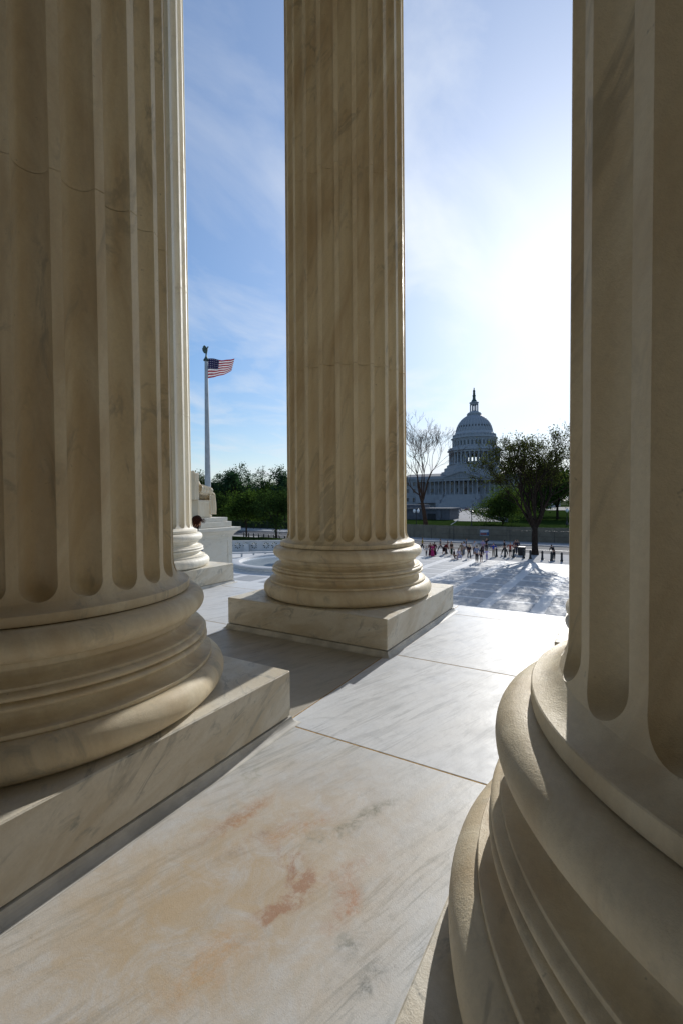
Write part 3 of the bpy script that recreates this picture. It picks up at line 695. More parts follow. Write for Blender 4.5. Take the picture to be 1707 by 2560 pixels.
# central portico
PX = -35.5
cm = MB().lathe([(.62, 0), (.62, .25), (.50, .4), (.48, 3), (.42, 8.6), (.56, 9.0), (.62, 9.7)], 12).mesh('portico_column', M['capitol'], True, 40)
for k in range(8): link('portico_column', cm, cap, (PX+.9, -11.2+k*3.2, W(6.1)))
for k in range(7):
    for s in (-1, 1): link('portico_column', cm, cap, (PX+6.2, s*(15.2+k*3.2), W(6.1)))
b = MB(); b.box(PX-.3, XF-.02, -12.6, 12.6, W(0), W(6.08)); b.box(PX+5.2, XF-.02, -36, -12.62, W(0), W(6.08)); b.box(PX+5.2, XF-.02, 12.62, 36, W(0), W(6.08)); b.box(PX-.6, XF, -12.8, 12.8, -3.1+Z0, W(-.02)); cpart(b, 'podium')
b = MB(); b.box(PX, XF+.58, -12.4, 12.4, W(15.8), W(17.3)); b.box(PX-.6, XF+.57, -13, 13, W(17.32), W(18.1)); b.box(PX+5.4, XF+.56, -35.8, -12.42, W(15.8), W(17.3)); b.box(PX+5.4, XF+.56, 12.42, 35.8, W(15.8), W(17.3)); b.box(PX+4.9, XF+.55, -36.2, -13.02, W(17.32), W(18.02)); b.box(PX+4.9, XF+.55, 13.02, 36.2, W(17.32), W(18.02)); cpart(b, 'entablature')
b = MB().prism([(PX+.5, -12.2, W(18.12)), (PX+.5, 12.2, W(18.12)), (PX+.5, 0, W(21.9))], (12, 0, 0)); ped = cpart(b, 'pediment')
b = MB()
for s in (-1, 1): b.bar((PX-.1, s*13.2, W(18.3)), (PX-.1, -s*.0, W(22.4)), 1.4, .7)
cpart(b, 'raking_cornice', parent=ped)
b = MB()
for i in range(9):
    y = -6+i*1.5; hh = 2.6-abs(y)*.30; b.lathe([(.35, 0), (.4, hh*.35), (.3, hh*.7), (.2, hh*.75), (.22, hh*.95), (.05, hh)], 7, (PX+.35, y, W(18.15)))
cpart(b, 'pediment_figures', parent=ped, smooth=True)
b = MB()
for i in range(26): b.box(PX-.6-(i+1)*.62, PX-.6-i*.62, -11.5, 11.5, 0, W(6.0)-(i+1)*(9.0/27))
cpart(b, 'grand_staircase')
for s in (-1, 1):
    b = MB(); b.box(PX-12, PX-.62, s*13-1.4, s*13+1.4, 0, W(2.4)); b.box(PX-5, PX-.62, s*13-1.2, s*13+1.2, W(2.42), W(6.0)); cpart(b, 'cheek_block')
b = MB(); b.box(XF+.2, XF+.62, -1.6, 1.6, W(6.15), W(11.6)); cpart(b, 'door', 'glass')
# dome on stepped base
dome = empty('dome', (0, 0, 0)); dome.parent = cap
def dp_(prof, name, m='capshade', n=72, smooth=True, sh=30): return cpart(MB().lathe([(r, W(z)) for r, z in prof], n, caps=False), name, m, dome, smooth, sh)
b = MB(); b.lathe([(25.5, W(19)), (25.5, W(22.5)), (24.8, W(22.6)), (24.8, W(23.6)), (22.6, W(24.2)), (22.6, W(26.4)), (20.6, W(27.2)), (20.6, W(28.7)), (19.8, W(29.0)), (12, W(29.0))], 8, caps=False, a0=R(22.5)); cpart(b, 'octagonal_base', 'capitol', dome)
pc = MB().lathe([(.62, 0), (.62, .3), (.50, .5), (.45, 6.9), (.60, 7.4), (.66, 8.6)], 10).mesh('peristyle_column', M['capshade'], True, 40)
for k in range(36):
    a = 2*math.pi*(k+.5)/36; link('peristyle_column', pc, dome, (18.5*math.cos(a), 18.5*math.sin(a), W(29.25)))
dp_([(12, 29.0), (19.6, 29.0), (19.6, 29.25), (19.2, 29.25)], 'peristyle_floor')
# inner drum with 36 through openings
def pierced_ring(r, th, z0, z1, zo0, zo1, n, frac, name, mname):
    b = MB()
    for k in range(n):
        a0 = 2*math.pi*(k-.5)/n; a1 = 2*math.pi*(k+.5)/n; am = 2*math.pi*k/n; h = frac*math.pi/n
        def col(aa, bb, za, zb):
            q = len(b.v)
            for z in (za, zb):
                for rr, ang in ((r, aa), (r, bb), (r-th, bb), (r-th, aa)): b.v.append((rr*math.cos(ang), rr*math.sin(ang), W(z)))
            b.f.extend([tuple(q+i for i in f) for f in ((0, 1, 5, 4), (1, 2, 6, 5), (2, 3, 7, 6), (3, 0, 4, 7), (4, 5, 6, 7), (3, 2, 1, 0))])
        col(a0, am-h, z0, z1); col(am+h, a1, z0, z1); col(am-h, am+h, z0, zo0); col(am-h, am+h, zo1, z1)
    return cpart(b, name, mname, dome)
pierced_ring(15.6, .9, 29.0, 38.0, 30.9, 36.4, 36, .46, 'drum_wall', 'capshade')
dp_([(14.5, 37.9), (19.1, 37.9), (19.1, 39.0), (20.2, 39.4), (20.2, 39.9), (19.4, 40.0), (19.4, 41.4), (18.9, 41.5), (18.9, 41.7), (16.6, 42.4), (14, 42.4)], 'peristyle_entablature')
dp_([(16.1, 42.3), (16.1, 47.6), (16.5, 47.7), (16.5, 48.3), (17.3, 48.8), (17.3, 49.3), (16.3, 49.5), (16.3, 50.4), (15.4, 50.6), (15.4, 51.9), (14.8, 52.2), (14.2, 53.6), (13.75, 54.3)], 'attic_drum')
pil = MB().box(-.30, .32, -.34, .34, 0, 5.0).mesh('pilaster', M['capshade']); awm = MB(); awm.lathe([(.1, 0), (.1, 0)], 4, caps=False); 
aw = MB(); aw.prism([(.06, -.55, 0), (.06, .55, 0), (.06, .55, 2.9), (.06, .35, 3.35), (.06, 0, 3.55), (.06, -.35, 3.35), (.06, -.55, 2.9)], (-.5, 0, 0)); awme = aw.mesh('attic_window', M['glass'])
cons = MB().box(-.5, .9, -.3, .3, 0, 1.5).mesh('console', M['capshade'])
for k in range(36):
    a = 2*math.pi*k/36; o = link('attic_window', awme, dome, (16.1*math.cos(a), 16.1*math.sin(a), W(43.3)), a)
    a = 2*math.pi*(k+.5)/36; link('pilaster', pil, dome, (16.1*math.cos(a), 16.1*math.sin(a), W(42.5)), a); link('console', cons, dome, (15.3*math.cos(a), 15.3*math.sin(a), W(50.5)), a)
# ribbed shell
shell = [(13.65, 54.2), (13.35, 55.9), (12.75, 58.0), (11.8, 60.2), (10.6, 62.1), (9.2, 63.8), (7.6, 65.2), (6.2, 66.1), (5.2, 66.7)]
dp_(shell, 'dome_shell', n=108, sh=60)
rb = MB()
for (r0_, z0_), (r1_, z1_) in zip(shell, shell[1:]):
    w0, w1 = .030*r0_+.02, .030*r1_+.02
    q = len(rb.v); rb.v += [(r0_+.32, -w0, W(z0_)), (r0_+.32, w0, W(z0_)), (r1_+.32, w1, W(z1_+.05)), (r1_+.32, -w1, W(z1_+.05)), (r0_-.1, -w0, W(z0_)), (r0_-.1, w0, W(z0_)), (r1_-.1, w1, W(z1_)), (r1_-.1, -w1, W(z1_))]
    rb.f += [tuple(q+i for i in f) for f in ((0, 1, 2, 3), (0, 3, 7, 4), (1, 5, 6, 2))]
rbm = rb.mesh('rib', M['capshade']); dw = MB().box(-.5, .18, -.38, .38, 0, 1.7).mesh('dome_window', M['glass'])
for k in range(36):
    a = 2*math.pi*(k+.5)/36; link('rib', rbm, dome, (0, 0, 0), a)
    a = 2*math.pi*k/36; link('dome_window', dw, dome, (12.85*math.cos(a), 12.85*math.sin(a), W(56.8)), a)
dp_([(5.2, 66.6), (5.3, 67.3), (5.5, 67.5), (5.5, 68.1), (4.9, 68.2), (4.9, 68.9), (3.9, 69.0), (3.5, 69.9), (2.0, 69.9)], 'crown_platform', n=36)
tc_ = MB().lathe([(.45, 0), (.36, .3), (.32, 5), (.44, 5.5)], 8).mesh('lantern_column', M['capshade'], True, 40)
for k in range(12): a = 2*math.pi*(k+.5)/12; link('lantern_column', tc_, dome, (2.85*math.cos(a), 2.85*math.sin(a), W(69.9)))
pierced_ring(1.75, .2, 69.9, 75.4, 70.6, 74.6, 12, .45, 'lantern_wall', 'capshade')
dp_([(1.4, 75.35), (3.1, 75.35), (3.1, 76.0), (3.5, 76.4), (3.5, 77.0), (3.0, 77.2), (2.2, 77.4)], 'lantern_cornice', n=36)
dp_([(2.25, 77.3), (2.0, 78.3), (1.3, 79.2), (1.05, 80.6), (1.15, 81.6), (1.25, 81.8), (1.25, 82.6), (.9, 82.7)], 'cupola', 'bronze', 24)
stt = [(.85, 82.7), (.95, 83.4), (.85, 84.6), (.95, 85.6), (.9, 86.3), (.35, 86.7), (.42, 87.2), (.45, 87.6), (.25, 88.0), (.12, 88.4), (.02, 88.5)]
dp_(stt, 'crowning_statue', 'bronze', 12)

# ------------------------------------------------------------------ along the street: hoarding, fences, bollards, lamps
hz = empty('hoarding', (74.6, 0, 0)); tag(hz, 'long tan construction hoarding of plain boards across the street', 'hoarding')
pm = bevelled(-.03, .03, -1.2, 1.2, 0, 2.35, .012, 1); pm.materials.append(M['hoard'])
pp = MB().box(-.05, .05, -.05, .05, 0, 2.3).mesh('post', M['hoard'])
for k in range(17):
    y = -4.8+k*2.42; o = link('board_panel', pm, hz, (random.uniform(-.015, .015), y, gz(y)+random.uniform(-.02, .02))); link('post', pp, hz, (.09, y+1.21, gz(y)))
sg = empty('banner', (74.50, 16.9, -4.47)); tag(sg, 'pale blue notice banner with a red block fixed to the hoarding', 'banner')
MB().box(-.015, 0, -.78, .78, 0, 1.05).build('banner_sheet', plain('banner_blue', (.30, .38, .47), .7, .2, 3), sg)
MB().box(-.024, -.017, -.35, .70, .14, .52).build('red_print', plain('banner_red', (.30, .09, .09), .7, .3, 6), sg)
MB().box(-.024, -.017, -.72, -.40, .12, .60).build('blue_print', plain('banner_navy', (.05, .10, .24), .7, .3, 6), sg)
MB().box(-.024, -.017, -.60, .66, .66, .90).build('white_print', plain('banner_white', (.62, .66, .70), .7, .25, 9), sg)
cf = empty('mesh_fence', (72.9, 0, 0)); tag(cf, 'thin temporary wire fence standing before the hoarding', 'fence')
for k in range(12):
    y = -4+k*3.3; MB().tube((0, y, gz(y)), (0, y, gz(y)+1.9), .03, .03, 6).build('post', M['iron'], cf)
b = MB()
for zz in (.06, 1.0, 1.88): b.bar((0, -4, zz-5.2), (0, 24, zz-5.2), .03, .03)
b.build('rail', M['iron'], cf)
b = MB()
for k in range(190): y = -4+k*.15; b.bar((0, y, -5.15), (0, y, -3.35), .008, .008)
o = b.build('wire_mesh', M['iron'], cf); o['kind'] = 'stuff'
# iron fence beyond the road, left
fn = empty('iron_fence', (74.2, 0, 0)); tag(fn, 'dark iron fence along the far side of the road under the trees', 'fence')
pk = MB().tube((0, 0, 0), (0, 0, 1.9), .06, .06, 6).lathe([(.09, 1.9), (.1, 1.98), (.02, 2.1)], 6).mesh('post', M['iron'])
for k in range(22): y = 40+k*2.0; link('post', pk, fn, (0, y, gz(y)))
b = MB()
for zz in (.2, 1.7): b.bar((0, 40, zz+gz(40)), (0, 60, zz+gz(60)), .05, .05); b.bar((0, 60, zz+gz(60)), (0, 84, zz+gz(84)), .05, .05)
b.build('rail', M['iron'], fn)
b = MB()
for k in range(290): y = 40+k*.15; b.bar((0, y, gz(y)+.1), (0, y, gz(y)+1.75), .02, .02)
o = b.build('pickets', M['iron'], fn); o['kind'] = 'stuff'
# bollards
bp = MB().lathe([(.17, 0), (.17, .12), (.12, .2), (.105, .8), (.13, .82), (.13, .88), (.09, .93), (.05, 1.0), (.01, 1.04)], 14).mesh('post', M['iron'], True, 35)
bs = MB().box(-.2, .2, -.2, .2, 0, .03).mesh('foot_plate', M['iron'])
words = ['rightmost', 'second from the right', 'third from the right', 'fourth from the right', 'fifth from the right', 'sixth from the right', 'seventh from the right', 'eighth from the right', 'ninth from the right', 'tenth from the right']
BX = [(50.9, 2.9), (51.2, 4.2), (51.5, 5.55), (51.8, 7.0), (51.9, 7.75), (52.0, 9.1), (52.2, 10.05), (52.3, 11.4), (52.4, 13.5), (52.5, 15.6)]
BX = [(50.9, 2.95), (51.0, 4.0), (51.6, 5.0), (51.8, 6.3), (52.0, 7.05), (52.1, 8.2), (52.15, 9.15), (52.2, 10.15), (52.4, 14.2), (52.5, 16.4)]
for i, (x, y) in enumerate(BX):
    t = empty('bollard', (x, y, gz(y)-.03)); tag(t, 'black iron bollard on the pavement, %s of the right-hand row' % words[i], 'bollard', 'black bollards along the kerb')
    link('post', bp, t); link('foot_plate', bs, t)
for i in range(11):
    y = 51.4-i*1.08; t = empty('bollard', (53.2, y, gz(y)-.03))
    tag(t, 'short black bollard above the rosette wall, %s counting from the pedestal' % ['first', 'second', 'third', 'fourth', 'fifth', 'sixth', 'seventh', 'eighth', 'ninth', 'tenth', 'eleventh'][i], 'bollard', 'bollards above the rosette wall')
    link('post', bp, t); link('foot_plate', bs, t)
# litter bin
lb = empty('litter_bin', (55.0, 7.75, gz(7)-.03)); tag(lb, 'dark square litter bin left of the elm trunk', 'bin')
MB().box(-.38, .38, -.38, .38, .05, .95).build('body', M['iron'], lb); MB().box(-.42, .42, -.42, .42, .955, 1.06).build('lid', M['iron'], lb)
# globe lamps
def globe_lamp(x, y, z, h, n, label):
    t = empty('globe_lamp', (x, y, z)); tag(t, label, 'lamp', 'globe lamps in the grounds')
    MB().lathe([(.22, 0), (.22, .3), (.12, .5), (.075, .9), (.06, h-.6), (.09, h-.55), (.05, h-.5)], 10).build('post', M['iron'], t, True, 40)
    offs = [0] if n == 1 else [-.38, .38]
    if n == 2: MB().bar((0, -.42, h-.5), (0, .42, h-.5), .06, .06).build('crossarm', M['iron'], t)
    for o_ in offs:
        MB().lathe([(.08, h-.47), (.12, h-.42), (.22, h-.3), (.27, h-.12), (.24, h+.08), (.14, h+.22), (.02, h+.3)], 12, (0, o_, 0)).build('globe', M['globe'], t, True)
        MB().lathe([(.1, h+.24), (.06, h+.3), (.03, h+.42), (.005, h+.48)], 8, (0, o_, 0)).build('finial', M['iron'], t, True)
globe_lamp(75.6, 29.6, gz(29), 4.9, 2, 'twin globe lamp by the trunk of the bare tree')
globe_lamp(89.3, 5.5, -3.1, 2.75, 1, 'single white globe lamp at the right edge beside the right column')
t = empty('street_light', (80.2, 20.6, -3.1)); tag(t, 'dark slim lamp post with flat lantern rising over the hoarding', 'street light')
MB().lathe([(.16, 0), (.09, .3), (.06, 2.4)], 8).build('post', M['iron'], t, True, 40); MB().lathe([(.08, 2.4), (.42, 2.55), (.42, 2.62), (.1, 2.8)], 8).build('lantern', M['iron'], t)
t = empty('panel_pole', (71.9, 21.4, gz(21))); tag(t, 'thin grey pole carrying a tilted white panel before the hoarding', 'sign pole')
MB().tube((0, 0, 0), (0, 0, 2.7), .05, .04, 8).build('pole', M['iron'], t)
MB().bar((0, .45, 2.65), (0, -.9, 3.55), .55, .05).build('tilted_panel', M['white'], t)

# low granite entrance block, retaining wall, cars
kb = empty('entrance_block', (105, 37.5, -3.1)); tag(kb, 'low dark granite entrance block behind the hoarding, left of the driveway', 'building')
MB().box(-1.5, 6, -5.4, 14, -.5, 2.5).build('wall', M['darkstone'], kb); MB().box(-1.9, 6.3, -5.8, 14.4, 2.505, 2.85).build('coping', M['darkstone'], kb)
MB().box(-1.56, -1.0, -1.9, .2, -.3, 1.5).build('doorway', M['glass'], kb); MB().box(-2.0, -1.53, -3.3, -2.3, -.5, 2.3).build('pier', M['darkstone'], kb); MB().box(-2.0, -1.53, .6, 1.6, -.5, 2.3).build('pier', M['darkstone'], kb)
MB().box(1, 5, 2, 8, 2.86, 3.7).build('roof_plant', M['darkstone'], kb)
rw = empty('retaining_wall', (0, 0, 0)); tag(rw, 'dark curved retaining wall along the sunlit driveway', 'wall')
for i in range(len(P0)-1):
    (x, y), (x2, y2) = P0[i], P0[i+1]
    MB().bar((x, y-6.2, -2.75), (x2, y2-6.2, -2.75), .5, .8).build('wall_block', M['darkstone'], rw)
def car(x, y, rz, col, label):
    t = empty('parked_car', (x, y, -3.08), rz); tag(t, label, 'car', 'cars parked on the drive')
    m = plain('car_paint_%d' % len(bpy.data.materials), col, .25, .05, 2)
    pr = [(-2.2, .35), (2.2, .35), (2.25, .72), (1.9, .86), (1.0, .95), (-1.9, .98), (-2.25, .85)]
    MB().prism([(a, -.87, c) for a, c in pr], (0, 1.74, 0)).build('body', m, t)
    pr = [(.95, .96), (.45, 1.42), (-1.2, 1.46), (-1.85, .99)]
    g_ = MB().prism([(a, -.76, c) for a, c in pr], (0, 1.52, 0)).build('windows', M['glass'], t)
    MB().box(-1.2, .42, -.74, .74, 1.43, 1.50).build('roof', m, t)
    wm = MB().lathe([(.2, -.1), (.33, -.1), (.33, .1), (.2, .1)], 14).mesh('wheel', M['rubber'], True, 40)
    for a in (-1.4, 1.4):
        for s in (-1, 1): w = link('wheel', wm, t, (a, s*.8, .33)); w.rotation_euler = (R(90), 0, 0)
    for s in (-1, 1): MB().box(2.2, 2.27, s*.6-.16, s*.6+.16, .58, .74).build('headlight', M['white'], t)
for i, (k, off, col, nm) in enumerate([(6, 3.0, (.7, .7, .7), 'white'), (9, -3.2, (.03, .03, .04), 'black'), (11, 3.0, (.3, .31, .33), 'silver'), (13, 3.1, (.05, .06, .09), 'navy'), (15, -3.0, (.55, .55, .56), 'pale grey'), (17, 3, (.12, .03, .03), 'dark red'), (19, 2.9, (.65, .65, .64), 'cream')]):
    x, y = P0[k]; x2, y2 = P0[k+1]; car(x, y+off, math.atan2(y2-y, x2-x), col, '%s car parked on the curving driveway' % nm)

# ------------------------------------------------------------------ plaza: fountain, bench, rosette wall, flagpole, pedestal and statue
ft = empty('fountain_basin', (35.2, 27.4, -5.2)); tag(ft, 'round white marble fountain basin on the plaza', 'fountain')
MB().lathe([(6.0, 0), (6.75, 0), (6.75, .10), (6.45, .14), (6.45, .34), (6.6, .40), (6.6, .52), (6.5, .56), (5.85, .56), (5.75, .50), (5.6, .22), (.02, .20)], 96, caps=False).build('rim', M['plaza'], ft, True, 30)
mw, nt, p = newmat('fountain_water'); p.inputs['Base Color'].default_value = (.50, .56, .60, 1); p.inputs['Roughness'].default_value = .08; v = objvec(nt); bump(nt, p, noise(nt, v, 5, 4), .25, .02)  # base colour lightened to carry the sky's reflection
MB().lathe([(5.66, .36), (.02, .36)], 64, caps=False).build('water', mw, ft)
MB().lathe([(.7, .2), (.7, .5), (.35, .7), (.3, 1.5), (.4, 1.6)], 24).build('pedestal', M['plaza'], ft, True, 40)
MB().lathe([(.3, 1.6), (1.1, 1.85), (1.25, 2.0), (1.15, 2.02), (.3, 1.8)], 32).build('bowl', M['plaza'], ft, True, 40)
bd = Vector((3.27, -3.76, 0)).normalized(); ang = math.atan2(bd.y, bd.x)
bn = empty('stone_bench', (38.3, 35.95, -5.2), ang); tag(bn, 'long backless marble bench beyond the fountain', 'bench')
MB().box(-6, 6, -.30, .30, .44, .60).build('seat', M['plaza'], bn)
for k in range(9): MB().box(-5.7+k*1.42-.11, -5.7+k*1.42+.11, -.24, .24, 0, .435).build('leg', M['plaza'], bn)
wd = Vector((2.87, -4.55, 0)).normalized(); ang = math.atan2(wd.y, wd.x)
rwall = empty('rosette_wall', (43.2, 40.6, -5.2), ang); tag(rwall, 'low pale marble wall pierced with round flower-shaped openings', 'wall')
def rosette_panel():
    h = .56; outer = [Vector((-h, 0, -h)), Vector((h, 0, -h)), Vector((h, 0, h)), Vector((-h, 0, h))]
    holes = []
    for k in range(8):
        a = k*math.pi/4; d = Vector((math.cos(a), 0, math.sin(a))); n_ = Vector((-d.z, 0, d.x))
        holes.append([d*.12, d*.24+n_*.035, d*.36+n_*.085, d*.43+n_*.055, d*.45, d*.43-n_*.055, d*.36-n_*.085, d*.24-n_*.035])
    loops = [outer]+[list(reversed(x)) for x in holes]; allp = [p for l in loops for p in l]; tr = tessellate_polygon(loops)
    b = MB(); n = len(allp); th = .09
    b.v = [(p.x, -th, p.z) for p in allp]+[(p.x, th, p.z) for p in allp]
    for t_ in tr: b.f.append(tuple(t_)); b.f.append(tuple(n+i for i in reversed(t_)))
    k0 = 0
    for l in loops:
        m_ = len(l)
        for i in range(m_): j = (i+1) % m_; b.f.append((k0+i, k0+j, n+k0+j, n+k0+i))
        k0 += m_
    return b.mesh('rosette_panel', M['plaza'])
rp = rosette_panel()
MB().box(-8.5, 8.5, -.2, .2, 0, .20).build('wall_base', M['plaza'], rwall); MB().box(-8.5, 8.5, -.2, .2, 1.325, 1.46).build('coping', M['plaza'], rwall)
pier = MB().box(-.36, .36, -.17, .17, .202, 1.323).mesh('pier', M['plaza'])
x = -8.1; k = 0
while x < 8.2:
    if k % 5 == 4: link('pier', pier, rwall, (x-.2, 0, 0)); x += .72
    elif k % 5 == 3: link('rosette_panel', rp, rwall, (x, 0, .762)); x += .92+.36-.36+.0
    else: link('rosette_panel', rp, rwall, (x, 0, .762)); x += 1.125
    k += 1
MB().box(-1.0, -.35, -.85, -.2, 0, 1.05).build('end_block', M['plaza'], rwall)

gb = MB(); q0 = Vector((43.2, 40.6, 0)); nn = Vector((-wd.y, wd.x, 0)); nn = nn if nn.x > 0 else -nn
a_ = q0-wd*9+nn*.35; b__ = q0+wd*9+nn*.35
gb.prism([(a_.x, a_.y, -5.2), (b__.x, b__.y, -5.2), (52.4, b__.y, -5.2), (52.4, a_.y+6, -5.2), (a_.x, a_.y+6, -5.2)], (0, 0, 1.0)); o = gb.build('grass_bank', M['grass']); o['kind'] = 'structure'
fp = empty('flagpole', (24.3, 28.65, -5.2)); tag(fp, 'tall grey flagpole topped by a bronze eagle, beside the seated statue', 'flagpole')
MB().lathe([(.9, 0), (.9, .5), (.7, .7), (.55, 1.4), (.42, 1.7), (.33, 2.2)], 24).build('pole_base', M['bronze'], fp, True, 35)
MB().lathe([(.275, 2.2), (.262, 7.5), (.205, 13), (.14, 19.05)], 20).build('pole', M['pole'], fp, True, 40)
MB().lathe([(.12, 19.05), (.24, 19.08), (.25, 19.14), (.18, 19.25), (.10, 19.4), (.06, 19.55), (.07, 19.62)], 14).build('truck_cap', M['bronze'], fp, True, 40)
eg = empty('eagle', (0, 0, 19.6)); eg.parent = fp; eg.rotation_euler = (0, 0, R(-35)); eg.scale = (.82, .82, .86)
pts = []; rad = []; ed = []
chain(pts, rad, ed, [(0, 0, .02), (.0, 0, .22), (.06, 0, .5), (.13, 0, .72), (.18, 0, .83), (.30, 0, .82)], [.06, .13, .14, .08, .07, .02])
link('bird_body', skin_mesh('bird_body', pts, ed, rad, M['bronze']), eg)
for s in (-1, 1):
    MB().prism([(-.05, s*.08, .15), (.06, s*.12, .45), (-.02, s*.20, .74), (-.22, s*.26, .86), (-.36, s*.24, .70), (-.34, s*.20, .45), (-.2, s*.12, .2)], (0, s*.05, 0)).build('wing', M['bronze'], eg)
# flag, hoisted on the pole and blowing to the north-west
mf, nt, p = newmat('flag_cloth'); uvn = N(nt, 'ShaderNodeUVMap'); sp = N(nt, 'ShaderNodeSeparateXYZ'); nt.links.new(uvn.outputs[0], sp.inputs[0])
u_, v_ = sp.outputs[0], sp.outputs[1]
stripe = math2(nt, 'LESS_THAN', math2(nt, 'MODULO', math2(nt, 'MULTIPLY', v_, 13.0), 2.0), 1.0)
c = mixc(nt, stripe, (.78, .76, .76), (.34, .006, .018))
cant = math2(nt, 'MULTIPLY', math2(nt, 'LESS_THAN', u_, .40), math2(nt, 'GREATER_THAN', v_, 6/13))
sx = math2(nt, 'FRACT', math2(nt, 'MULTIPLY', u_, 6/.40)); sy = math2(nt, 'FRACT', math2(nt, 'MULTIPLY', math2(nt, 'SUBTRACT', v_, 6/13), 5/(7/13)))
ds = math2(nt, 'ADD', math2(nt, 'POWER', math2(nt, 'SUBTRACT', sx, .5), 2.0), math2(nt, 'POWER', math2(nt, 'SUBTRACT', sy, .5), 2.0))
star = math2(nt, 'LESS_THAN', ds, .035)
c = mixc(nt, cant, c, mixc(nt, star, (.005, .006, .05), (.34, .34, .42)))
nt.links.new(c, p.inputs['Base Color']); p.inputs['Roughness'].default_value = .8
tr_ = N(nt, 'ShaderNodeBsdfTranslucent'); nt.links.new(c, tr_.inputs[0]); ms = N(nt, 'ShaderNodeMixShader'); ms.inputs[0].default_value = .22
nt.links.new(p.outputs[0], ms.inputs[1]); nt.links.new(tr_.outputs[0], ms.inputs[2]); nt.links.new(ms.outputs[0], [n for n in nt.nodes if n.type == 'OUTPUT_MATERIAL'][0].inputs[0])
nu, nv = 44, 26; b = MB(); uv = []
FWD = Vector((.56, -.83, 0)).normalized(); SID = Vector((.83, .56, 0))
for j in range(nv+1):
    v = j/nv
    for i in range(nu+1):
        u = i/nu; dr = 1-v
        ln = 2.28*u*(1-.10*dr)
        z = 12.35+1.72*v+.10*math.sin(u*5.6+.6)*(.3+u)-.28*u*(1-u)*1.2+(.62*u*dr**1.5)+.06*u
        if u < .12: z -= .0
        sidew = .17*math.sin(u*8.0-v*2.2+.3)*min(1, u*3)+.10*math.sin(u*13-v*4)*u+.28*dr*math.sin(u*5.2)*u
        pos = FWD*(ln+.16+.18*dr*(-.2))+SID*sidew; pos.z = z
        b.v.append(tuple(pos)); uv.append((u, v))
for j in range(nv):
    for i in range(nu): k = j*(nu+1)+i; b.f.append((k, k+1, k+nu+2, k+nu+1))
me = bpy.data.meshes.new('flag'); me.from_pydata(b.v, [], b.f); me.update(); me.materials.append(mf)
ul = me.uv_layers.new(name='UVMap')
for lp in me.loops: ul.data[lp.index].uv = uv[lp.vertex_index]
me.polygons.foreach_set('use_smooth', [True]*len(me.polygons))
o = link('flag', me, None, (24.3, 28.65, 0)); tag(o, 'waving red, white and blue striped flag with a starred corner', 'flag')

# pedestal with stepped top
pdn = empty('statue_pedestal', (0, 0, 0)); tag(pdn, 'panelled pale marble pedestal with cornice and two steps under the seated statue', 'pedestal')
PX1, PY0 = 14.97, 16.72
MB().box(9.0, PX1, PY0, 21.5, -5.2, -.42).build('die', M['pedestal'], pdn)
b = MB()
prof = [(.0, -.42), (.05, -.40), (.06, -.30), (.22, -.12), (.34, -.06), (.35, .10), (.33, .115)]
for d, z in prof: b.v += [(9-d, PY0-d, z), (PX1+d, PY0-d, z), (PX1+d, 21.5+d, z), (9-d, 21.5+d, z)]
for i in range(len(prof)-1):
    for k in range(4): q = (k+1) % 4; b.f.append((i*4+k, i*4+q, (i+1)*4+q, (i+1)*4+k))
b.f.append(tuple((len(prof)-1)*4+k for k in range(4))); b.build('cornice', M['pedestal'], pdn)
for x0, x1, y0, y1, z0, z1 in ((9.3, 14.99, 16.76, 21.3, .118, .425), (9.6, 14.86, 16.95, 21.1, .428, .66)):
    me = bevelled(x0, x1, y0, y1, z0, z1, .015, 2); me.materials.append(M['pedestal']); link('step', me, pdn)
for x0, x1, z0, z1 in ((9.5, 14.68, -.62, -.55), (9.5, 14.68, -4.6, -4.53), (14.62, 14.68, -4.529, -.621), (9.5, 9.56, -4.529, -.621)):
    MB().box(x0, x1, PY0-.02, PY0+.01, z0, z1).build('panel_moulding', M['pedestal'], pdn)
MB().box(8.8, PX1+.25, PY0-.25, 21.8, -5.2, -4.75).build('base_course', M['pedestal'], pdn)
ck = MB().box(2.75, 8.9, 16.9, 21.3, -5.2, -1.1).build('cheek_block', M['pedestal']); tag(ck, 'plain marble flank block beside the stairs, behind the sunlit column', 'wall')
for i, (a, b_, z0, z1) in enumerate(((2.9, 4.4, -1.0, -.62), )): pass
stp = empty('stone_block', (0, 0, 0)); tag(stp, 'small stepped marble block at the foot of the sunlit column plinth', 'block')
for x0, x1, y0, y1, z0, z1 in ((3.0, 4.35, 4.0, 6.6, -5.2, -.78), (3.0, 4.1, 4.15, 6.6, -.777, -.62)):
    me = bevelled(x0, x1, y0, y1, z0, z1, .015, 2); me.materials.append(M['plaza']); link('step', me, stp)

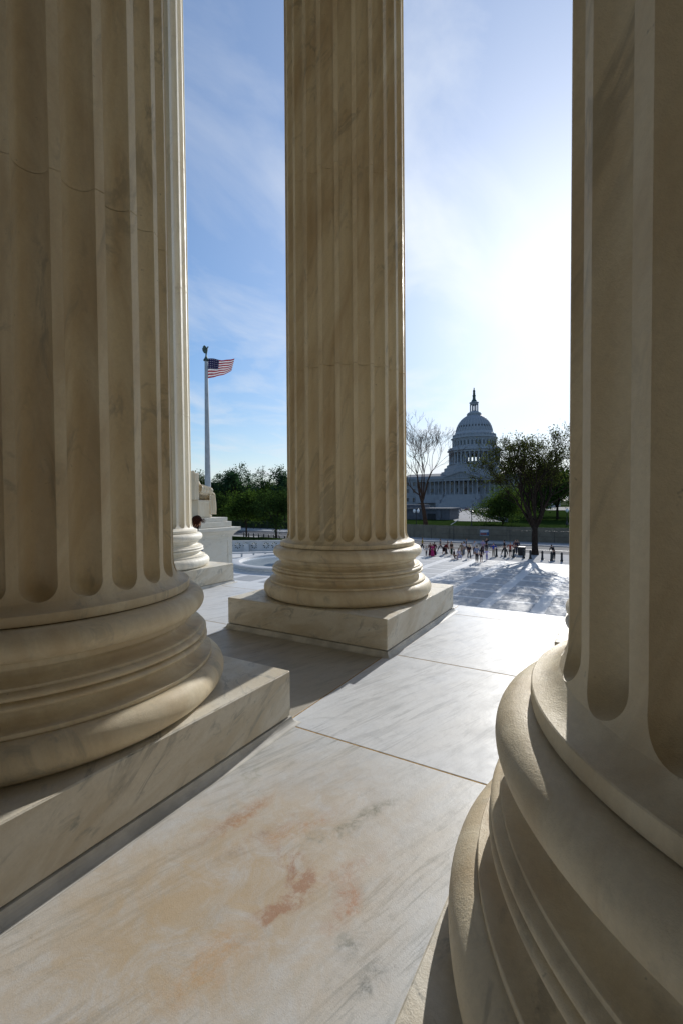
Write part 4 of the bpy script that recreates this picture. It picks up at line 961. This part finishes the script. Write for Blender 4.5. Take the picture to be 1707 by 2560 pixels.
# seated draped figure on a stone chair, facing west (generic)
stt_ = empty('seated_statue', (13.78, 17.95, .66)); stt_.scale = (.70, 1, 1); tag(stt_, 'pale marble statue of a seated draped figure on a block chair', 'statue')
me = bevelled(-1.0, .25, -.62, .95, 0, .98, .03, 2); me.materials.append(M['statue']); link('chair_seat', me, stt_)
me = bevelled(-1.15, -.72, -.50, .95, .985, 2.45, .03, 2); me.materials.append(M['statue']); link('chair_back', me, stt_)
MB().box(-1.02, .27, -.64, .97, .80, .88).build('chair_moulding', M['statue'], stt_)
pts = []; rad = []; ed = []
sp_ = chain(pts, rad, ed, [(-.42, .28, 1.12), (-.46, .28, 1.55), (-.42, .28, 2.0), (-.40, .28, 2.22), (-.36, .28, 2.40), (-.34, .28, 2.66)], [(.34, .30), (.29, .25), (.33, .24), .11, .15, .15])
for s in (-1, 1):
    chain(pts, rad, ed, [(.05, .28+s*.30, 1.18), (.52, .28+s*.36, 1.22), (.56, .28+s*.34, .62), (.50, .28+s*.34, .16), (.80, .28+s*.36, .08)], [.26, .22, .17, .13, .10], sp_[0])
    chain(pts, rad, ed, [(-.42, .28+s*.40, 1.98), (-.30, .28+s*.62, 1.52), (.12, .28+s*.60, 1.34), (.32, .28+s*.58, 1.34)], [.14, .12, .09, .09], sp_[2])
link('figure', skin_mesh('figure', pts, ed, rad, M['statue'], sub=2), stt_)
# drapery: folded sheets over the lap, arm and shins
def drape(name, rows, cols, fn, parent, m):
    b = MB()
    for j in range(rows+1):
        for i in range(cols+1): b.v.append(tuple(fn(i/cols, j/rows)))
    for j in range(rows):
        for i in range(cols): k = j*(cols+1)+i; b.f.append((k, k+1, k+cols+2, k+cols+1))
    n = len(b.v)
    o = b.build(name, m, parent, True); md = o.modifiers.new('t', 'SOLIDIFY'); md.thickness = .05; return o
def lapfn(u, v):     # u across the knees, v from hip over the knee down to the hem
    y = -.60+1.45*u; fold = .045*math.sin(u*26+v*3)+.03*math.sin(u*47+1+v*2)
    if v < .45: t = v/.45; x = -.55+1.22*t; z = 1.44-.05*t+fold*.8
    else: t = (v-.45)/.55; x = .67+.12*math.sin(t*1.6)+fold*1.2+.05*t; z = 1.39-1.02*t-.08*math.sin(u*9)*t
    e = abs(u-.5)*2; z -= .22*max(0, e-.75)*4*.25; return (x, y, z)
drape('lap_drapery', 30, 48, lapfn, stt_, M['statue'])
def armfn(u, v):     # mantle hanging over the right forearm
    a = math.pi*(v*1.3-.15); x = -.62+1.16*u; fold = .03*math.sin(u*30)+.02*math.sin(u*53+v*4)
    return (x+.1*math.sin(v*5)*.3, -.38-.26*math.sin(a)-fold, 1.60+.22*math.cos(a)+fold-.35*max(0, v-.65)-.14*u)
drape('sleeve_drapery', 18, 36, armfn, stt_, M['statue'])
def hemfn(u, v): f = .04*math.sin(u*30)+.02*math.sin(u*17); return (.16+.62*u+f*.4, -.60-f-.06*v, 1.28-1.1*v)
drape('side_drapery', 16, 30, hemfn, stt_, M['statue'])
for s in (-1, 1):
    me = bevelled(.42, .98, .28+s*.36-.12, .28+s*.36+.12, 0.0, .14, .05, 3); me.materials.append(M['statue']); link('foot', me, stt_)

# ------------------------------------------------------------------ seated reader half hidden by the sunlit column
def reader():
    x, y = 2.785, 6.35
    t = empty('person', (x, y, 0), R(-55)); tag(t, 'person with dark reddish hair, head bowed, sitting behind the sunlit column base', 'person')
    pts = []; rad = []; ed = []
    z0 = .32-.0
    sp = chain(pts, rad, ed, [(0, 0, .40), (.04, 0, .62), (.15, 0, .82), (.235, 0, .93), (.27, 0, .99)], [(.15, .12), (.125, .10), (.14, .09), .05, .055])
    for s in (-1, 1):
        chain(pts, rad, ed, [(.40, s*.10, .42), (.44, s*.10, .02), (.56, s*.11, -.02)], [.075, .05, .04], sp[0])
        chain(pts, rad, ed, [(.15, s*.17, .80), (.16, s*.23, .56), (.34, s*.10, .55), (.42, s*.06, .55)], [.05, .042, .032, .035], sp[2])
    link('body', skin_mesh('reader_body', pts, ed, rad, SKIN[0]), t)
    # head: ellipsoid with brow, nose, chin, tilted forward
    b = MB(); nu_, nv_ = 24, 18
    for j in range(nv_+1):
        th = math.pi*j/nv_
        for i in range(nu_):
            ph = 2*math.pi*i/nu_; d = Vector((math.sin(th)*math.cos(ph), math.sin(th)*math.sin(ph), math.cos(th)))
            r = Vector((.098*d.x, .074*d.y, .118*d.z))
            if d.x > 0:
                f = d.x**4
                nose = math.exp(-((d.y/.16)**2))*math.exp(-(((d.z+.12)/.20)**2)); r.x += .030*nose*f**.5
                eye = (math.exp(-(((abs(d.y)-.40)/.15)**2)))*math.exp(-(((d.z-.10)/.12)**2)); r.x -= .012*eye
                mouth = math.exp(-((d.y/.26)**2))*math.exp(-(((d.z+.52)/.07)**2)); r.x -= .006*mouth
                chin = math.exp(-((d.y/.35)**2))*math.exp(-(((d.z+.80)/.15)**2)); r.x += .022*chin
            b.v.append(tuple(r))
    for j in range(nv_):
        for i in range(nu_): q = (i+1) % nu_; b.f.append((j*nu_+i, j*nu_+q, (j+1)*nu_+q, (j+1)*nu_+i))
    hd = b.build('head', SKIN[0], t, True); hd.location = (.34, 0, 1.08); hd.rotation_euler = (0, R(38), 0)
    b = MB(); rg = random.Random(3)
    for j in range(13):
        th = math.pi*.62*j/12
        for i in range(nu_):
            ph = 2*math.pi*i/nu_; d = Vector((math.sin(th)*math.cos(ph), math.sin(th)*math.sin(ph), math.cos(th)))
            cut = 1.0 if d.x < .35 or d.z > .55 else .86
            w = 1.10+.05*mnoise.noise(d*6); b.v.append((.104*d.x*w*cut-.010, .084*d.y*w, .124*d.z*w+.006))
    for j in range(12):
        for i in range(nu_): q = (i+1) % nu_; b.f.append((j*nu_+i, j*nu_+q, (j+1)*nu_+q, (j+1)*nu_+i))
    hr = b.build('hair', cl((.014, .006, .005)), t, True); hr.location = (.34, 0, 1.08); hr.rotation_euler = (0, R(38), 0)
    b = MB()
    for k in range(220):
        a = rg.uniform(-2.6, 2.6)+math.pi; p = Vector((.09*math.cos(a), .078*math.sin(a), rg.uniform(-.02, .09))); q = p
        for s in range(4):
            n_ = q+Vector((math.cos(a)*.012+rg.gauss(0, .006), math.sin(a)*.012+rg.gauss(0, .006), -.045)); b.tube(q, n_, .0035, .003, 3, False); q = n_
    for k in range(40):
        q = Vector((rg.uniform(.03, .09), rg.uniform(-.06, .06), rg.uniform(.05, .1)))
        for s in range(4): n_ = q+Vector((rg.uniform(.01, .035), rg.gauss(0, .015), rg.gauss(.004, .014))); b.tube(q, n_, .0022, .0018, 3, False); q = n_
    hs = b.build('loose_strands', cl((.030, .010, .007)), t); hs.location = (.34, 0, 1.08); hs.rotation_euler = (0, R(30), 0)
    for s in (-1, 1):
        e = MB().lathe([(.002, -.02), (.014, -.012), (.016, 0), (.012, .014), (.002, .02)], 8).build('ear', SKIN[0], t, True); e.location = (.325, s*.076, 1.08)
    pts = []; rad = []; ed = []
    sp = chain(pts, rad, ed, [(0, 0, .36), (.03, 0, .55), (.10, 0, .72), (.17, 0, .86)], [(.175, .14), (.15, .125), (.165, .12), .075])
    for s in (-1, 1): chain(pts, rad, ed, [(.15, s*.17, .80), (.16, s*.235, .56), (.30, s*.12, .55)], [.075, .06, .045], sp[2])
    link('jacket', skin_mesh('reader_jacket', pts, ed, rad, cl((.05, .05, .06))), t)
    pts = []; rad = []; ed = []
    sp = chain(pts, rad, ed, [(-.02, 0, .44), (.04, 0, .42)], [.15, .15])
    for s in (-1, 1): chain(pts, rad, ed, [(.40, s*.10, .42), (.44, s*.10, .06)], [.09, .07], sp[1])
    link('trousers', skin_mesh('reader_trousers', pts, ed, rad, cl((.05, .07, .12))), t)
reader()

# ------------------------------------------------------------------ people on the plaza
tw = math.pi       # facing east, towards the portico
PE = [
 (55.0, 20.6, 1.72, -1.2, (.30, .22, .05), (.03, .03, .035), 'person in mustard top and dark trousers walking, leftmost of the crowd', dict(stride=.7)),
 (48.6, 17.63, 1.22, tw, (.42, .43, .42), (.06, .06, .07), 'child in pale grey top standing at the left end of the crowd', dict(hair='dark')),
 (48.9, 17.25, 1.66, tw+.3, (.10, .018, .035), (.10, .018, .035), 'person in dark burgundy long dress beside the child in grey', dict(lower='long', longhair=True)),
 (48.6, 16.85, 1.60, tw-.3, (.34, .03, .12), (.34, .03, .12), 'person in bright crimson long dress, front of the burgundy pair', dict(lower='long', longhair=True)),
 (49.6, 16.95, 1.68, .5, (.06, .012, .02), (.05, .012, .02), 'person in dark maroon robe behind the crimson dress', dict(lower='long', skin=1)),
 (54.1, 17.7, 1.74, 1.5, (.13, .12, .12), (.10, .10, .11), 'person in grey striding with legs far apart', dict(stride=1.2)),
 (51.2, 16.3, 1.70, -1.3, (.14, .02, .02), (.03, .015, .015), 'person in dark red top leaning forward among the walkers', dict(pose='bend', lower='short', stride=.5)),
 (53.2, 16.5, 1.64, -1.5, (.35, .22, .18), (.16, .10, .08), 'person in pinkish top and shorts walking, bare-legged', dict(stride=.9, lower='shorts', hair='brown')),
 (51.1, 15.3, 1.72, tw+1, (.10, .07, .05), (.03, .05, .035), 'person with long brown hair and dark green trousers standing alone', dict(longhair=True, hair='brown')),
 (50.6, 13.9, 1.68, .4, (.26, .20, .14), (.22, .17, .13), 'person in tan clothes standing behind the kneeling one', dict(hair='brown')),
 (47.7, 13.4, 1.70, tw+.8, (.50, .47, .60), (.48, .45, .58), 'person in lavender dress kneeling on the plaza', dict(pose='kneel', longhair=True)),
 (47.1, 13.75, 1.62, -1.0, (.03, .02, .025), (.10, .06, .05), 'person in black top bending beside the lavender dress', dict(pose='kneel', lower='shorts')),
 (51.8, 14.0, 1.74, tw, (.58, .58, .68), (.20, .23, .27), 'person in white shirt and grey-blue jeans facing the stairs', dict()),
 (55.0, 14.6, 1.80, -1.4, (.10, .12, .15), (.05, .06, .08), 'person in slate jacket walking with a backpack', dict(stride=.6)),
 (48.8, 12.5, 1.68, tw+.7, (.035, .02, .025), (.025, .02, .025), 'person in black with fair scarf walking toward the stairs', dict(stride=.6, hair='blond', longhair=True)),
 (53.0, 13.0, 1.74, tw+.4, (.48, .48, .52), (.05, .05, .07), 'person in pale shirt lifting a hand to the head', dict(arms='raise')),
 (45.85, 10.85, 1.82, .2, (.24, .26, .36), (.018, .018, .024), 'person in blue-grey shirt and black trousers, nearest of the crowd', dict()),
 (46.0, 10.42, 1.66, .3, (.045, .035, .045), (.05, .025, .03), 'person in dark top and shorts beside the blue-grey shirt', dict(lower='shorts', longhair=True)),
 (55.3, 12.5, 1.72, tw, (.38, .30, .48), (.12, .08, .11), 'person in lilac patterned shirt in the middle of the crowd', dict(arms='front')),
 (57.2, 12.5, 1.80, tw, (.03, .025, .03), (.05, .04, .05), 'person in black raising an arm at the kerb', dict(arms='raise')),
 (48.2, 10.35, 1.24, tw, (.46, .38, .66), (.26, .24, .46), 'small child in lavender clothes with arms held out', dict(arms='out')),
 (51.75, 10.4, 1.70, tw, (.05, .07, .36), (.36, .30, .23), 'person in royal blue shirt and khaki trousers with hands on hips', dict(arms='hips')),
 (54.7, 9.7, 1.80, 1.4, (.03, .025, .03), (.025, .025, .03), 'person in black striding past the bollards', dict(stride=1.0)),
 (52.6, 8.65, 1.74, tw, (.30, .035, .03), (.04, .03, .03), 'person in red shirt and dark shorts by the bollards', dict(lower='shorts', arms='hips')),
 (56.5, 8.75, 1.76, tw, (.13, .02, .025), (.03, .02, .025), 'person in dark maroon shirt near the litter bin', dict()),
 (55.9, 8.4, 1.84, tw+.3, (.025, .025, .05), (.03, .04, .07), 'tall person in navy standing next to the litter bin', dict()),
 (52.0, 3.85, 1.82, .6, (.02, .02, .022), (.02, .022, .028), 'person in black jacket leaning by the bollards, right of the elm', dict(pose='bend', arms='front')),
]
for i, (x, y, h, f, tp, bt, lb_, kw) in enumerate(PE):
    z = -5.2 if x < 48.2 else gz(y)-.03
    t = person(x, y, z, h, f, tp, bt, lb_, **kw)
    if 'backpack' in lb_:
        me = bevelled(-.34, -.15, -.15, .15, 1.02, 1.45, .05, 3); me.materials.append(cl((.02, .02, .025))); link('backpack', me, t)
    if 'scarf' in lb_:
        MB().lathe([(.08, 1.36), (.12, 1.38), (.125, 1.44), (.09, 1.47)], 12).build('scarf', cl((.5, .42, .25)), t, True)
